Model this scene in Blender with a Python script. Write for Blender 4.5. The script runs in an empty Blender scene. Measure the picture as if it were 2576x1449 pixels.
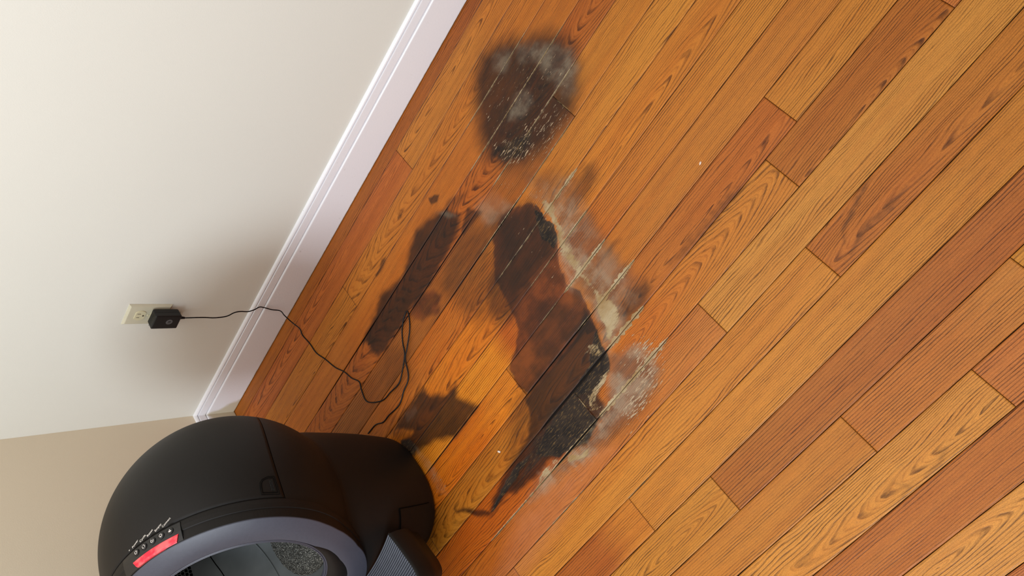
import bpy, bmesh, math, random
import numpy as np
from mathutils import Vector, Matrix

sc = bpy.context.scene
COL = sc.collection
# ---------------------------------------------------------------- camera
# axes: x along wall_right (the wall with the outlet), -y into the room, z up; origin = baseboard corner
cam_d = bpy.data.cameras.new('camera')
cam = bpy.data.objects.new('camera', cam_d); COL.objects.link(cam)
cR = Vector((0.5331007354, -0.5709214072, -0.6243815762)); cU = Vector((0.7395884488, 0.6728640943, 0.0162122503))
cF = Vector((-0.4108680230, 0.4704281640, -0.7809512214))
m = Matrix.Identity(4)
for i in range(3):
    m[i][0] = cR[i]; m[i][1] = cU[i]; m[i][2] = -cF[i]
m[0][3], m[1][3], m[2][3] = 1.8264101124, -1.4271709399, 1.378
cam.matrix_world = m
cam_d.sensor_fit = 'HORIZONTAL'; cam_d.sensor_width = 36.0
cam_d.lens = 1878.7158567 / 2576 * 36.0
cam_d.clip_start = 0.02
sc.camera = cam
# ---------------------------------------------------------------- light
sc.view_settings.view_transform = 'Standard'; sc.view_settings.look = 'None'
sc.view_settings.gamma = 1.0; sc.view_settings.use_curve_mapping = False
sc.view_settings.exposure = 0.0
w = bpy.data.worlds.new('world'); sc.world = w; w.use_nodes = True
w.node_tree.nodes['Background'].inputs[0].default_value = (1.0, 0.98, 0.95, 1)
w.node_tree.nodes['Background'].inputs[1].default_value = 0.15
def area(name, loc, target, size, power, color):
    d = bpy.data.lights.new(name, 'AREA'); d.shape = 'RECTANGLE'; d.size, d.size_y = size; d.energy = power; d.color = color
    o = bpy.data.objects.new(name, d); COL.objects.link(o); o.location = loc
    o.rotation_euler = (Vector(target) - Vector(loc)).to_track_quat('-Z', 'Y').to_euler()
    return o
area('window_light', (0.15, -3.5, 2.1), (1.2, 0.0, 0.7), (1.2, 1.4), 100, (0.84, 0.92, 1.0))
area('ceiling_bounce_light', (1.1, -1.2, 2.42), (1.1, -1.2, 0.0), (2.4, 2.0), 36, (1.0, 0.975, 0.94))
area('added_warm_fill', (3.4, -1.9, 1.9), (0.0, -0.6, 0.7), (0.8, 0.8), 8, (1.0, 0.86, 0.66))  # added unseen fill, there to warm and brighten wall_left

SEAMP = [[3,[[1.5842,0.00127],[1.542,0.00127],[1.4932,0.00127],[1.4109,0.00127],[1.3351,0.00127],[1.2876,0.00127]]],[4,[[1.6504,0.00141],[1.5397,0.00141],[1.4838,0.00141],[1.4232,0.00141],[1.3537,0.00141],[1.2725,0.00141],[1.2061,0.00141]]],[5,[[1.5998,0.0015],[1.5555,0.0015],[1.5014,0.0015],[1.4258,0.0015],[1.3495,0.0015],[1.2796,0.0015],[1.2297,0.0015]]],[6,[[1.4936,0.00116],[1.4281,0.00116],[1.3563,0.00116],[1.2897,0.00116],[1.2368,0.00116],[1.141,0.00116],[1.0877,0.00116]]],[7,[[1.4282,0.00353],[1.3851,0.00353],[1.3443,0.00353],[1.3053,0.00353],[1.2802,0.00353]]],[7,[[1.2802,0.00095],[1.219,0.00095],[1.1473,0.00095],[1.0803,0.00095]]],[8,[[1.3831,0.00235],[1.3269,0.00235],[1.2588,0.00235]]],[8,[[1.2588,0.00095],[1.1701,0.00095],[1.1199,0.00095]]],[9,[[1.3542,0.00392],[1.3134,0.00392],[1.2729,0.00392],[1.2363,0.00392],[1.1894,0.00392]]],[9,[[1.1894,0.00072],[1.1298,0.00072],[1.0798,0.00072]]],[10,[[1.3678,0.00526],[1.3244,0.00526],[1.2758,0.00526],[1.2206,0.00526]]],[10,[[1.2206,0.00124],[1.1466,0.00124]]],[11,[[1.3118,0.00627],[1.2815,0.00627],[1.2486,0.00627],[1.2049,0.00627],[1.1775,0.00627]]],[12,[[1.3022,0.00489],[1.2669,0.00489],[1.2379,0.00489],[1.1935,0.00489],[1.1515,0.00489],[1.1085,0.00489],[1.0552,0.00489]]],[12,[[1.0527,0.00189],[0.9637,0.00189],[0.8959,0.00189],[0.8046,0.00189],[0.701,0.00189],[0.6095,0.00189]]],[13,[[0.9238,0.00106],[0.8633,0.00106],[0.7963,0.00106],[0.7145,0.00106]]],[14,[[1.0832,0.00082],[1.0274,0.00082],[0.9668,0.00082]]]]
SEAMS = [0.0,-0.0438,-0.1313,-0.217,-0.3016,-0.3857,-0.4687,-0.552,-0.6362,-0.715,-0.7991,-0.8807,-0.9646,-1.0465,-1.1278,-1.2108,-1.2919,-1.3728,-1.4523,-1.5355,-1.6181,-1.7007,-1.7833,-1.8659,-1.9485,-2.0311,-2.1137,-2.1963,-2.2789,-2.3615,-2.4441,-2.5267,-2.6093,-2.6919,-2.7745]
LAYERS = [[0,0.97,0.034,"p",0,[[1.4869,-0.1491],[1.5289,-0.183],[1.5602,-0.2307],[1.5785,-0.2422],[1.6042,-0.2774],[1.6176,-0.3162],[1.6107,-0.3666],[1.5849,-0.4079],[1.5559,-0.432],[1.5156,-0.4551],[1.4833,-0.4544],[1.4184,-0.455],[1.3395,-0.4269],[1.2951,-0.3762],[1.2821,-0.3163],[1.3042,-0.2621],[1.3428,-0.2134],[1.3868,-0.1686],[1.4107,-0.1498],[1.45,-0.138]]],[1,0.46,0.03,"p",0,[[1.5338,-0.2131],[1.6038,-0.305],[1.5789,-0.3581],[1.5142,-0.3885],[1.4358,-0.3847],[1.3613,-0.4066],[1.3117,-0.3539],[1.3323,-0.3006],[1.4029,-0.2517],[1.4727,-0.2204]]],[1,0.62,0.02,"p",0,[[1.3036,-0.3066],[1.3504,-0.3347],[1.4022,-0.3844],[1.4358,-0.3847],[1.3818,-0.4193],[1.3408,-0.4225],[1.2964,-0.3716],[1.2869,-0.3361]]],[0,0.98,0.013,"p",0,[[1.1082,-0.3],[1.0454,-0.2673],[0.9928,-0.254],[0.9467,-0.2662],[0.9059,-0.2837],[0.865,-0.2968],[0.8128,-0.2791],[0.7715,-0.2693],[0.7261,-0.2851],[0.6773,-0.2947],[0.6357,-0.3015],[0.6411,-0.3242],[0.6346,-0.3396],[0.6454,-0.3794],[0.6908,-0.3876],[0.7272,-0.386],[0.787,-0.3894],[0.8307,-0.3817],[0.8775,-0.3889],[0.931,-0.3907],[0.9856,-0.3843],[1.0331,-0.3819],[1.0801,-0.3754],[1.119,-0.352]]],[1,0.35,0.012,"p",0,[[1.0877,-0.3116],[1.0104,-0.3061],[0.9536,-0.3194],[0.9134,-0.3368],[0.9427,-0.3698],[1.0008,-0.3739],[1.0604,-0.3658],[1.0985,-0.3489]]],[0,0.85,0.006,"p",0,[[1.1509,-0.3569],[1.176,-0.3979],[1.1535,-0.3978],[1.0903,-0.3954],[1.0951,-0.3762]]],[0,0.86,0.028,"p",0,[[1.2081,-0.4457],[1.2815,-0.5049],[1.2705,-0.531],[1.2817,-0.5594],[1.2662,-0.6118],[1.2363,-0.6322],[1.1523,-0.6333],[1.0732,-0.6431],[1.0437,-0.6461],[1.0007,-0.6192],[1.0003,-0.5799],[1.0207,-0.5451],[1.0638,-0.5205],[1.121,-0.4981],[1.1521,-0.4604]]],[2,0.9,0.004,"p",0,[[1.2893,-0.5134],[1.2844,-0.5599],[1.2698,-0.616],[1.2273,-0.663],[1.211,-0.7063],[1.2243,-0.7445],[1.2109,-0.7839],[1.1922,-0.8318],[1.1717,-0.8232],[1.1819,-0.7711],[1.1729,-0.7358],[1.1872,-0.6854],[1.2187,-0.6257],[1.2483,-0.5904],[1.2601,-0.5328]]],[4,0.68,0.014,"l",0.013,[[1.3044,-0.5103],[1.3055,-0.5601],[1.293,-0.6019],[1.2683,-0.6352],[1.2651,-0.6793],[1.2567,-0.723],[1.253,-0.7643],[1.2456,-0.807],[1.2322,-0.8424],[1.2007,-0.8649]]],[3,0.75,0.016,"l",0.016,[[1.1801,-0.904],[1.1551,-0.9498],[1.1082,-0.9748],[1.0474,-0.9828],[0.9885,-0.9962],[0.9138,-0.9769],[0.8478,-0.9666],[0.7901,-0.9632]]],[2,0.9,0.018,"p",0,[[1.2085,-0.4538],[1.2511,-0.477],[1.2843,-0.507],[1.283,-0.5582],[1.2683,-0.6143],[1.2377,-0.6338],[1.2273,-0.663],[1.225,-0.6873],[1.211,-0.7063],[1.2243,-0.7445],[1.2109,-0.7839],[1.1978,-0.8128],[1.1508,-0.8143],[1.0917,-0.8114],[1.0161,-0.8068],[0.9582,-0.7986],[0.9477,-0.7764],[0.9551,-0.7206],[1.0016,-0.7034],[1.0441,-0.68],[1.0563,-0.6524],[1.0831,-0.5421],[1.1491,-0.4718]]],[0,0.55,0.03,"p",0,[[1.0809,-0.3747],[1.1772,-0.4456],[1.0089,-0.6029],[0.9595,-0.5794],[0.9394,-0.4122]]],[2,0.55,0.02,"p",0,[[0.8665,-0.3707],[0.9298,-0.4016],[0.9388,-0.4417],[0.8971,-0.4713],[0.8286,-0.4369],[0.7984,-0.3829]]],[0,0.4,0.03,"p",0,[[0.6697,-0.3743],[0.763,-0.4372],[0.6975,-0.5195],[0.6219,-0.5068],[0.6065,-0.434]]],[0,0.55,0.03,"p",0,[[0.9033,-0.7771],[1.013,-0.7788],[1.1498,-0.8009],[1.1336,-0.8585],[0.8958,-0.8567],[0.801,-0.8727]]],[0,0.5,0.02,"p",0,[[0.5362,-0.5444],[0.5949,-0.5535],[0.5912,-0.6195],[0.5257,-0.6187]]],[4,0.4,0.012,"p",0,[[1.1295,-0.8054],[1.1769,-0.853],[1.1688,-0.881],[1.1114,-0.8791],[1.1081,-0.8397]]],[0,0.35,0.03,"p",0,[[1.313,-0.4193],[1.4078,-0.5466],[1.3754,-0.6055],[1.3219,-0.5372]]],[0,0.5,0.02,"p",0,[[1.1766,-0.9006],[1.2329,-0.9268],[1.236,-0.9926],[1.1671,-1.028],[1.0708,-1.0253],[0.996,-1.0003],[0.9074,-0.9829],[1.0289,-0.9836],[1.095,-0.9629]]],[0,0.45,0.02,"p",0,[[1.3289,-0.5534],[1.3691,-0.6398],[1.3414,-0.7544],[1.3392,-0.8283],[1.3059,-0.8655],[1.2306,-0.8771],[1.1933,-0.8718],[1.2352,-0.7641],[1.2576,-0.657]]],[0,0.55,0.02,"p",0,[[1.1794,-0.4176],[1.258,-0.4706],[1.2873,-0.5153],[1.2698,-0.616],[1.1278,-0.5921],[1.0789,-0.5375]]],[0,0.35,0.02,"p",0,[[1.4301,-0.31],[1.4943,-0.407],[1.4957,-0.4649],[1.3885,-0.4752],[1.3198,-0.4129]]],[1,0.35,0.02,"p",0,[[1.02,-0.2771],[1.0877,-0.3116],[1.0721,-0.3642],[0.9157,-0.355],[0.777,-0.3605],[0.6934,-0.3519],[0.7218,-0.3028],[0.8833,-0.3029]]],[0,0.55,0.012,"p",0,[[1.1041,-0.6624],[1.1595,-0.6885],[1.1876,-0.7514],[1.202,-0.7922],[1.178,-0.8173],[1.136,-0.7994],[1.073,-0.7992],[1.033,-0.7601],[1.0556,-0.6918]]],[1,0.62,0.025,"p",0,[[0.8979,-0.8705],[1.0652,-0.8652],[1.1482,-0.8728],[1.1064,-0.9389],[0.9229,-0.9389],[0.7676,-0.9283]]],[0,0.97,0.009,"p",0,[[1.2059,-0.7773],[1.1985,-0.826],[1.1738,-0.8764],[1.1717,-0.8958],[1.1499,-0.9147],[1.1121,-0.9268],[1.0916,-0.9253],[1.0939,-0.9505],[1.0826,-0.9744],[1.0522,-0.9701],[0.9957,-0.9866],[0.9135,-0.9551],[0.8804,-0.9439],[0.8491,-0.9471],[0.7609,-0.9346],[0.7395,-0.9203],[0.6624,-0.9219],[0.6473,-0.9188],[0.6866,-0.8992],[0.7471,-0.885],[0.823,-0.8717],[0.882,-0.8664],[0.9176,-0.8395],[0.9364,-0.7998],[0.9909,-0.7979],[1.0749,-0.8048],[1.1431,-0.8029]]],[1,0.95,0.006,"p",0,[[1.1954,-0.8289],[1.1738,-0.8764],[1.1717,-0.8958],[1.1499,-0.9147],[1.111,-0.9142],[1.0798,-0.9085],[1.0473,-0.8963],[1.0527,-0.9683],[0.9979,-0.9818],[0.9155,-0.9533],[0.886,-0.9311],[0.869,-0.9053],[0.9237,-0.8928],[0.9816,-0.8843],[1.0459,-0.8832],[1.1209,-0.8703],[1.1662,-0.8422]]],[1,0.85,0.005,"p",0,[[0.869,-0.9053],[0.8423,-0.9066],[0.8073,-0.9074],[0.7486,-0.9134],[0.6695,-0.9203],[0.6601,-0.9154],[0.7313,-0.8997],[0.8116,-0.8873]]],[1,0.9,0.004,"p",0,[[1.2764,-0.5207],[1.286,-0.543],[1.2811,-0.563],[1.2919,-0.5864],[1.2712,-0.6177],[1.2456,-0.6265],[1.2489,-0.6052],[1.2425,-0.5835],[1.2554,-0.556]]],[0,0.97,0.011,"p",0,[[0.7135,-0.5572],[0.7193,-0.5876],[0.7659,-0.6251],[0.8088,-0.6242],[0.7829,-0.6542],[0.82,-0.717],[0.7608,-0.7188],[0.7054,-0.7175],[0.6595,-0.6847],[0.6063,-0.6661],[0.5579,-0.655],[0.5257,-0.6187],[0.5418,-0.5993],[0.5991,-0.6059],[0.5462,-0.5544],[0.5914,-0.5504],[0.6554,-0.5488]]],[1,0.7,0.012,"p",0,[[0.5408,-0.5832],[0.5797,-0.6097],[0.5875,-0.6435],[0.5602,-0.6609],[0.5299,-0.6357]]],[0,0.9,0.005,"p",0,[[0.5744,-0.8385],[0.6139,-0.8673],[0.6581,-0.9104],[0.6565,-0.9222],[0.6298,-0.9056],[0.5961,-0.8659],[0.5694,-0.8469]]],[0,0.62,0.02,"p",0,[[1.3668,-0.5628],[1.4364,-0.5631],[1.4519,-0.5796],[1.4426,-0.6076],[1.3901,-0.6174],[1.3364,-0.613],[1.336,-0.5841]]],[0,0.75,0.014,"p",0,[[1.278,-0.8318],[1.3207,-0.8326],[1.3547,-0.8456],[1.3519,-0.8669],[1.3087,-0.8806],[1.2719,-0.8778],[1.2401,-0.8761],[1.2495,-0.8543]]],[0,0.6,0.008,"p",0,[[1.3122,-0.7205],[1.3757,-0.7426],[1.3382,-0.7507],[1.2738,-0.7422]]],[0,0.85,0.003,"p",0,[[1.0856,-0.2315],[1.1048,-0.2412],[1.1149,-0.2591],[1.0976,-0.2636],[1.0774,-0.2511]]],[0,0.85,0.003,"p",0,[[0.976,-0.173],[0.9932,-0.1825],[0.9835,-0.1874],[0.969,-0.1797]]],[0,0.75,0.004,"p",0,[[0.8506,-0.2036],[0.8688,-0.2131],[0.8411,-0.226],[0.8041,-0.2205],[0.8029,-0.2126],[0.8304,-0.2137]]],[0,0.7,0.005,"l",0.004,[[1.7716,-1.0461],[1.7155,-1.0629],[1.6726,-1.0758],[1.6593,-1.0924]]],[0,0.6,0.006,"l",0.005,[[1.7901,-1.1038],[1.7507,-1.1072],[1.7113,-1.1013],[1.679,-1.1051],[1.6504,-1.1139]]],[0,0.55,0.006,"l",0.004,[[1.5134,-1.4352],[1.4858,-1.4452],[1.4581,-1.4473]]],[0,0.5,0.005,"l",0.003,[[1.4136,-1.4242],[1.4277,-1.4436],[1.4062,-1.4472]]],[0,0.45,0.01,"l",0.012,[[1.6332,-0.8804],[1.5678,-0.8765],[1.4969,-0.8752],[1.4172,-0.8673]]],[0,0.5,0.008,"p",0,[[1.186,-0.3313],[1.1297,-0.2913],[1.0737,-0.2861],[1.0965,-0.3225]]],[3,0.5,0.018,"p",0,[[1.5283,-0.2183],[1.5584,-0.2546],[1.5809,-0.296],[1.6034,-0.3646],[1.5841,-0.4],[1.5416,-0.4309],[1.5197,-0.4132],[1.5401,-0.3794],[1.5287,-0.3446],[1.5373,-0.2901],[1.5125,-0.2494]]],[3,0.45,0.008,"p",0,[[1.5414,-0.348],[1.5818,-0.3628],[1.5708,-0.395],[1.5391,-0.4025],[1.5175,-0.3854]]],[3,0.35,0.012,"p",0,[[1.4739,-0.1681],[1.5077,-0.1876],[1.5136,-0.2155],[1.4657,-0.2269],[1.4455,-0.1947]]],[3,0.45,0.012,"p",0,[[1.4338,-0.2901],[1.4738,-0.3177],[1.4564,-0.3497],[1.4093,-0.3457],[1.3887,-0.3155]]],[3,0.55,0.014,"p",0,[[1.2971,-0.4904],[1.3554,-0.5363],[1.3623,-0.5889],[1.3301,-0.6333],[1.3049,-0.6853],[1.3062,-0.7398],[1.3041,-0.789],[1.2768,-0.8342],[1.2682,-0.8618],[1.2336,-0.8743],[1.182,-0.8822],[1.1801,-0.904],[1.2359,-0.924],[1.2561,-0.9556],[1.2392,-0.9957],[1.1964,-1.0108],[1.1259,-1.0131],[1.0653,-1.0039],[1.0038,-1.0068],[0.9157,-0.9897],[0.825,-0.9848],[0.7755,-0.9689],[0.827,-0.9522],[0.9034,-0.957],[0.9834,-0.9841],[1.0414,-0.9719],[1.0888,-0.9687],[1.1199,-0.9399],[1.1696,-0.8937],[1.1965,-0.8485],[1.2225,-0.7759],[1.2127,-0.7135],[1.2375,-0.661],[1.2698,-0.616],[1.3027,-0.5854],[1.295,-0.547]]],[3,0.35,0.025,"p",0,[[1.3206,-0.4605],[1.3948,-0.5587],[1.3499,-0.6576],[1.3382,-0.7507],[1.3329,-0.8213],[1.3027,-0.8621],[1.276,-0.8085],[1.2853,-0.6892],[1.2954,-0.5619]]],[3,0.3,0.012,"p",0,[[1.1694,-0.3739],[1.2342,-0.4094],[1.2437,-0.4676],[1.1772,-0.4456],[1.1581,-0.4374]]],[3,0.3,0.006,"p",0,[[0.614,-0.5565],[0.6574,-0.5674],[0.6516,-0.5831],[0.6045,-0.576]]],[3,0.28,0.01,"p",0,[[0.5776,-0.6486],[0.5932,-0.6883],[0.5825,-0.7952],[0.5584,-0.77]]],[3,0.25,0.006,"p",0,[[1.073,-0.277],[1.0988,-0.3012],[1.1138,-0.3439],[1.0943,-0.3245]]],[6,0.75,0.03,"p",0,[[0.5689,-1.0313],[0.7204,-0.9724],[0.825,-0.9848],[0.924,-0.9965],[1.0254,-1.014],[1.0344,-1.0326],[0.8665,-1.05],[0.749,-1.0708],[0.63,-1.0729]]],[6,0.45,0.02,"p",0,[[1.2982,-0.6773],[1.3253,-0.7357],[1.3392,-0.8283],[1.3015,-0.8114],[1.2806,-0.7498]]],[6,0.5,0.02,"p",0,[[1.1905,-0.9142],[1.2299,-0.9296],[1.1511,-1.0025],[1.08,-1.0167],[1.0776,-0.9925]]],[6,0.4,0.012,"p",0,[[1.1878,-0.3656],[1.2412,-0.4029],[1.2361,-0.4581],[1.1718,-0.442]]],[6,0.5,0.006,"p",0,[[1.1742,-0.4049],[1.1625,-0.4351],[1.1812,-0.4504],[1.2189,-0.444],[1.2131,-0.4291],[1.1878,-0.4357]]],[4,0.75,0.0015,"l",0.00186,[[1.5,-0.3881],[1.5019,-0.4678]]],[4,0.7,0.0015,"l",0.00186,[[1.0507,-0.8816],[1.05,-0.9222],[1.0533,-0.954]]],[4,0.25,0.0015,"l",0.00074,[[0.9509,-0.7244],[0.9492,-0.7878]]],[4,0.62,0.012,"p",0,[[1.3041,-0.4965],[1.3164,-0.5301],[1.3256,-0.5565],[1.3186,-0.5765],[1.2886,-0.5651],[1.2919,-0.5313]]],[4,0.7,0.004,"l",0.005,[[1.2627,-0.6286],[1.2679,-0.6621],[1.2618,-0.6996],[1.257,-0.7298]]],[4,0.7,0.012,"p",0,[[1.2497,-0.7478],[1.2566,-0.7721],[1.27,-0.8207],[1.2627,-0.8499],[1.2344,-0.863],[1.1946,-0.8732],[1.2153,-0.831],[1.239,-0.7746]]],[4,0.45,0.014,"p",0,[[1.2926,-0.5872],[1.3002,-0.6247],[1.2819,-0.6853],[1.2607,-0.7405],[1.2398,-0.7172],[1.2541,-0.6529]]],[4,0.55,0.008,"p",0,[[1.1104,-0.9078],[1.1431,-0.9129],[1.1703,-0.8944],[1.1535,-0.9194],[1.099,-0.9321],[1.074,-0.9347],[1.0665,-0.9139]]],[4,0.5,0.004,"p",0,[[1.0722,-0.9015],[1.0916,-0.9253],[1.0755,-0.9567],[1.0551,-0.9453]]],[4,0.75,0.006,"p",0,[[0.9167,-0.9713],[0.9458,-0.9762],[0.9668,-0.9881],[0.9943,-0.9921],[0.9765,-1.0017],[0.945,-0.9913],[0.9254,-0.9808]]],[4,0.6,0.004,"p",0,[[0.9082,-0.9496],[0.9086,-0.967],[0.8601,-0.9673],[0.8125,-0.9579],[0.8568,-0.9476]]],[4,0.7,0.001,"l",0.0015,[[1.1707,-0.89],[1.1517,-0.9117],[1.133,-0.9115],[1.118,-0.9172],[1.101,-0.9166]]],[4,0.5,0.001,"l",0.0012,[[0.7313,-0.8997],[0.7785,-0.9019],[0.8107,-0.9043]]],[4,0.5,0.001,"l",0.0015,[[1.0886,-0.2287],[1.1056,-0.2404],[1.1124,-0.2576]]],[4,0.55,0.001,"l",0.0018,[[1.0277,-1.0977],[1.0093,-1.1237]]],[4,0.35,0.001,"l",0.001,[[0.946,-0.3265],[0.964,-0.3596],[0.9834,-0.3941]]],[4,0.4,0.001,"l",0.0015,[[1.0544,-0.8135],[1.0433,-0.8447]]],[5,0.62,0.01,"p",0,[[1.3108,-0.3068],[1.3574,-0.3365],[1.4022,-0.3844],[1.3987,-0.4193],[1.3581,-0.4335],[1.3284,-0.4244],[1.2936,-0.3742]]],[5,0.55,0.01,"p",0,[[1.3818,-0.355],[1.4917,-0.3867],[1.4957,-0.4649],[1.4281,-0.4686],[1.3412,-0.4572],[1.3408,-0.4257]]],[5,0.35,0.02,"p",0,[[1.4533,-0.1526],[1.5939,-0.3143],[1.5577,-0.4072],[1.4552,-0.4131],[1.3336,-0.4],[1.3105,-0.2862]]],[5,0.35,0.015,"p",0,[[1.2541,-0.3564],[1.2919,-0.4225],[1.3071,-0.4731],[1.3618,-0.5],[1.336,-0.5841],[1.275,-0.5656],[1.2786,-0.4514],[1.2265,-0.3995]]],[5,0.85,0.015,"p",0,[[1.2481,-0.9127],[1.2804,-0.9454],[1.2484,-0.9933],[1.1971,-1.0225],[1.1469,-1.0317],[1.1103,-1.0212],[1.1045,-0.994],[1.1814,-0.9745],[1.211,-0.9342]]],[5,0.45,0.02,"p",0,[[1.2201,-0.8603],[1.311,-0.9535],[1.2408,-1.0304],[1.1487,-1.055],[1.0555,-1.0395],[1.0776,-0.9925],[1.1607,-0.955]]],[5,0.3,0.012,"p",0,[[1.1008,-0.875],[1.1447,-0.9168],[1.1085,-0.9638],[1.0539,-0.9603],[1.0395,-0.8891]]],[5,0.16,0.012,"p",0,[[0.8779,-0.8892],[1.0395,-0.8891],[1.0477,-0.9661],[0.9497,-0.9727],[0.8863,-0.9429]]],[5,0.2,0.01,"p",0,[[1.2961,-0.5915],[1.3116,-0.6931],[1.2751,-0.7823],[1.2527,-0.7053]]],[5,0.25,0.02,"p",0,[[1.2069,-0.4519],[1.2961,-0.5915],[1.2185,-0.6934],[1.2098,-0.7878],[1.1653,-0.8291],[1.1667,-0.6355]]],[5,0.4,0.008,"p",0,[[0.5893,-0.6315],[0.6007,-0.6813],[0.5953,-0.7927],[0.5549,-0.7926],[0.5434,-0.7646]]],[5,0.3,0.015,"p",0,[[0.7914,-0.9698],[0.8904,-0.9691],[0.9881,-0.9937],[0.985,-1.0243],[0.8558,-1.0309],[0.7766,-1.0147]]],[7,1,0.06,"p",0,[[1.1906,-0.2718],[1.3884,-0.5055],[1.4004,-0.7196],[1.3519,-0.8669],[1.3179,-0.9946],[1.1367,-1.066],[0.9287,-1.0765],[0.62,-1.0661],[0.3404,-0.8759],[0.5206,-0.5591],[0.501,-0.396],[0.5902,-0.2637],[0.9173,-0.2283]]]]
CRACKS = [[0.0022,[[1.1771,-0.8868],[1.1324,-0.8874],[1.0569,-0.8874],[0.9816,-0.8843],[0.9336,-0.8836]]],[0.0016,[[1.0508,-0.9632],[0.9625,-0.9607],[0.9002,-0.9601]]],[0.001,[[0.7019,-0.3216],[0.5094,-0.3037],[0.3415,-0.2977]]],[0.0009,[[1.2659,-0.4956],[1.052,-0.4928],[0.8651,-0.482]]],[0.001,[[1.2088,-0.7943],[1.0861,-0.787],[0.9336,-0.7734]]],[0.0011,[[0.8691,-0.8336],[0.6835,-0.8378],[0.4886,-0.8356]]],[0.0009,[[0.8151,-0.6968],[0.6719,-0.7019],[0.5634,-0.7163]]],[0.0009,[[1.6482,-0.3376],[1.5354,-0.3384]]],[0.0009,[[1.1149,-0.3052],[0.9688,-0.3051],[0.8393,-0.3018],[0.6148,-0.2883]]],[0.0009,[[1.1556,-0.3958],[0.9201,-0.3909],[0.7194,-0.3934]]]]
BUTTS = [[1.104,-0.0908],[0.6841,-0.1747],[1.5007,-0.4279],[1.7685,-0.8451],[1.6835,-0.9263],[1.6102,-1.0887],[1.3944,-1.0047],[1.6333,-1.4121],[1.4311,-1.3325],[1.1655,-1.2509],[0.9902,-1.1681],[0.9489,-0.7559],[1.0508,-0.9172],[1.7977,-1.3086],[2.0463,-0.9495],[0.4505,-0.8519]]
COLS = [[1.5276,-0.0114,150,76,34],[1.4511,-0.0739,192,118,55],[1.2698,-0.0015,160,84,36],[0.3533,-0.0079,170,94,40],[0.8278,-0.157,186,110,46],[1.5372,-0.1262,190,110,45],[1.1411,-0.2228,188,105,42],[0.6026,-0.1782,188,112,44],[1.613,-0.2038,186,106,42],[1.6581,-0.2844,185,105,42],[1.694,-0.3659,160,82,34],[1.4413,-0.4563,150,85,42],[1.7373,-0.4594,200,124,52],[1.7775,-0.5461,204,134,60],[1.8288,-0.6358,194,118,50],[1.8607,-0.6915,198,126,54],[1.9267,-0.7785,184,112,50],[1.9498,-0.8741,194,124,56],[1.6727,-0.8647,172,90,40],[1.968,-0.9571,168,96,42],[1.5658,-0.9107,194,122,54],[2.0218,-1.0227,198,136,72],[1.2804,-0.9454,190,106,38],[1.9837,-1.0793,178,108,48],[1.7925,-1.1177,172,98,42],[1.5257,-1.0802,196,126,56],[1.9127,-1.1934,186,118,50],[1.4506,-1.1686,198,128,56],[0.8539,-1.1461,158,80,34],[1.8705,-1.2388,160,86,38],[1.2783,-1.228,158,90,40],[1.0318,-1.2355,186,122,52],[1.7893,-1.3129,186,118,58],[1.6335,-1.3024,176,102,46],[1.2554,-1.3481,188,118,52],[1.7047,-1.3831,178,100,52],[1.4925,-1.3922,200,134,66],[1.5704,-1.4988,176,100,46],[1.4279,-1.5652,206,142,78],[1.4487,-1.6235,178,96,56],[1.005,-0.7067,176,84,28],[0.8706,-0.7151,222,132,40],[0.7752,-0.7519,206,108,26],[0.9027,-0.6326,214,122,34],[0.8057,-0.5378,186,100,34],[0.7191,-0.5399,180,98,36],[0.948,-0.6769,226,142,46],[0.8877,-1.0446,184,110,60],[0.9454,-1.1415,192,116,46],[0.6664,-1.0228,170,90,34],[0.4948,-0.9242,176,84,24],[0.4255,-0.8754,170,100,40],[0.4431,-0.8393,172,112,44]]
CATH = [[1.5684,-0.1808,1],[1.189,-0.0776,1],[1.5868,-0.5468,1],[1.401,-0.6101,1],[1.8707,-0.9637,1],[1.9664,-1.1094,1],[1.054,-1.2614,1],[1.4639,-1.5538,1],[1.454,-1.4275,1],[1.3156,-1.3855,1],[0.9877,-0.0742,1],[1.4465,-0.8521,1],[1.0733,-0.5598,1],[0.729,-0.1802,1],[0.548,-0.2048,1]]
CABLE = [[0.4589,-0.02,0.345],[0.4614,-0.022,0.2979],[0.4595,-0.022,0.2597],[0.4648,-0.022,0.2276],[0.4765,-0.02,0.2081],[0.4803,-0.019,0.1893],[0.4776,-0.017,0.1632],[0.4813,-0.013,0.1423],[0.487,-0.008,0.1259],[0.4825,-0.006,0.1067],[0.476,-0.008,0.0791],[0.4765,-0.014,0.0534],[0.4717,-0.03,0.0438],[0.4571,-0.0457,0.018],[0.4581,-0.0742,0.006],[0.4495,-0.0932,0.0022],[0.4569,-0.1381,0.0022],[0.4593,-0.1783,0.0022],[0.4758,-0.2206,0.0022],[0.492,-0.2693,0.0022],[0.512,-0.306,0.0022],[0.5232,-0.3415,0.0022],[0.5394,-0.3716,0.0022],[0.5292,-0.396,0.0022],[0.5248,-0.4332,0.0022],[0.5714,-0.4719,0.0022],[0.6149,-0.4798,0.0022],[0.6516,-0.4863,0.0022],[0.6775,-0.4785,0.0022],[0.7254,-0.4502,0.0022],[0.7448,-0.4218,0.0022],[0.7674,-0.3972,0.0022],[0.7968,-0.3792,0.0022],[0.8174,-0.3766,0.0022],[0.8105,-0.3935,0.0022],[0.7891,-0.4194,0.004],[0.7493,-0.4455,0.0055],[0.7225,-0.4611,0.0055],[0.7026,-0.4929,0.004],[0.6831,-0.5066,0.0022],[0.6552,-0.5126,0.0022],[0.6158,-0.5264,0.0022],[0.5667,-0.5183,0.0022],[0.5328,-0.5154,0.0022],[0.5043,-0.4999,0.0022],[0.4627,-0.4957,0.0022]]
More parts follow.
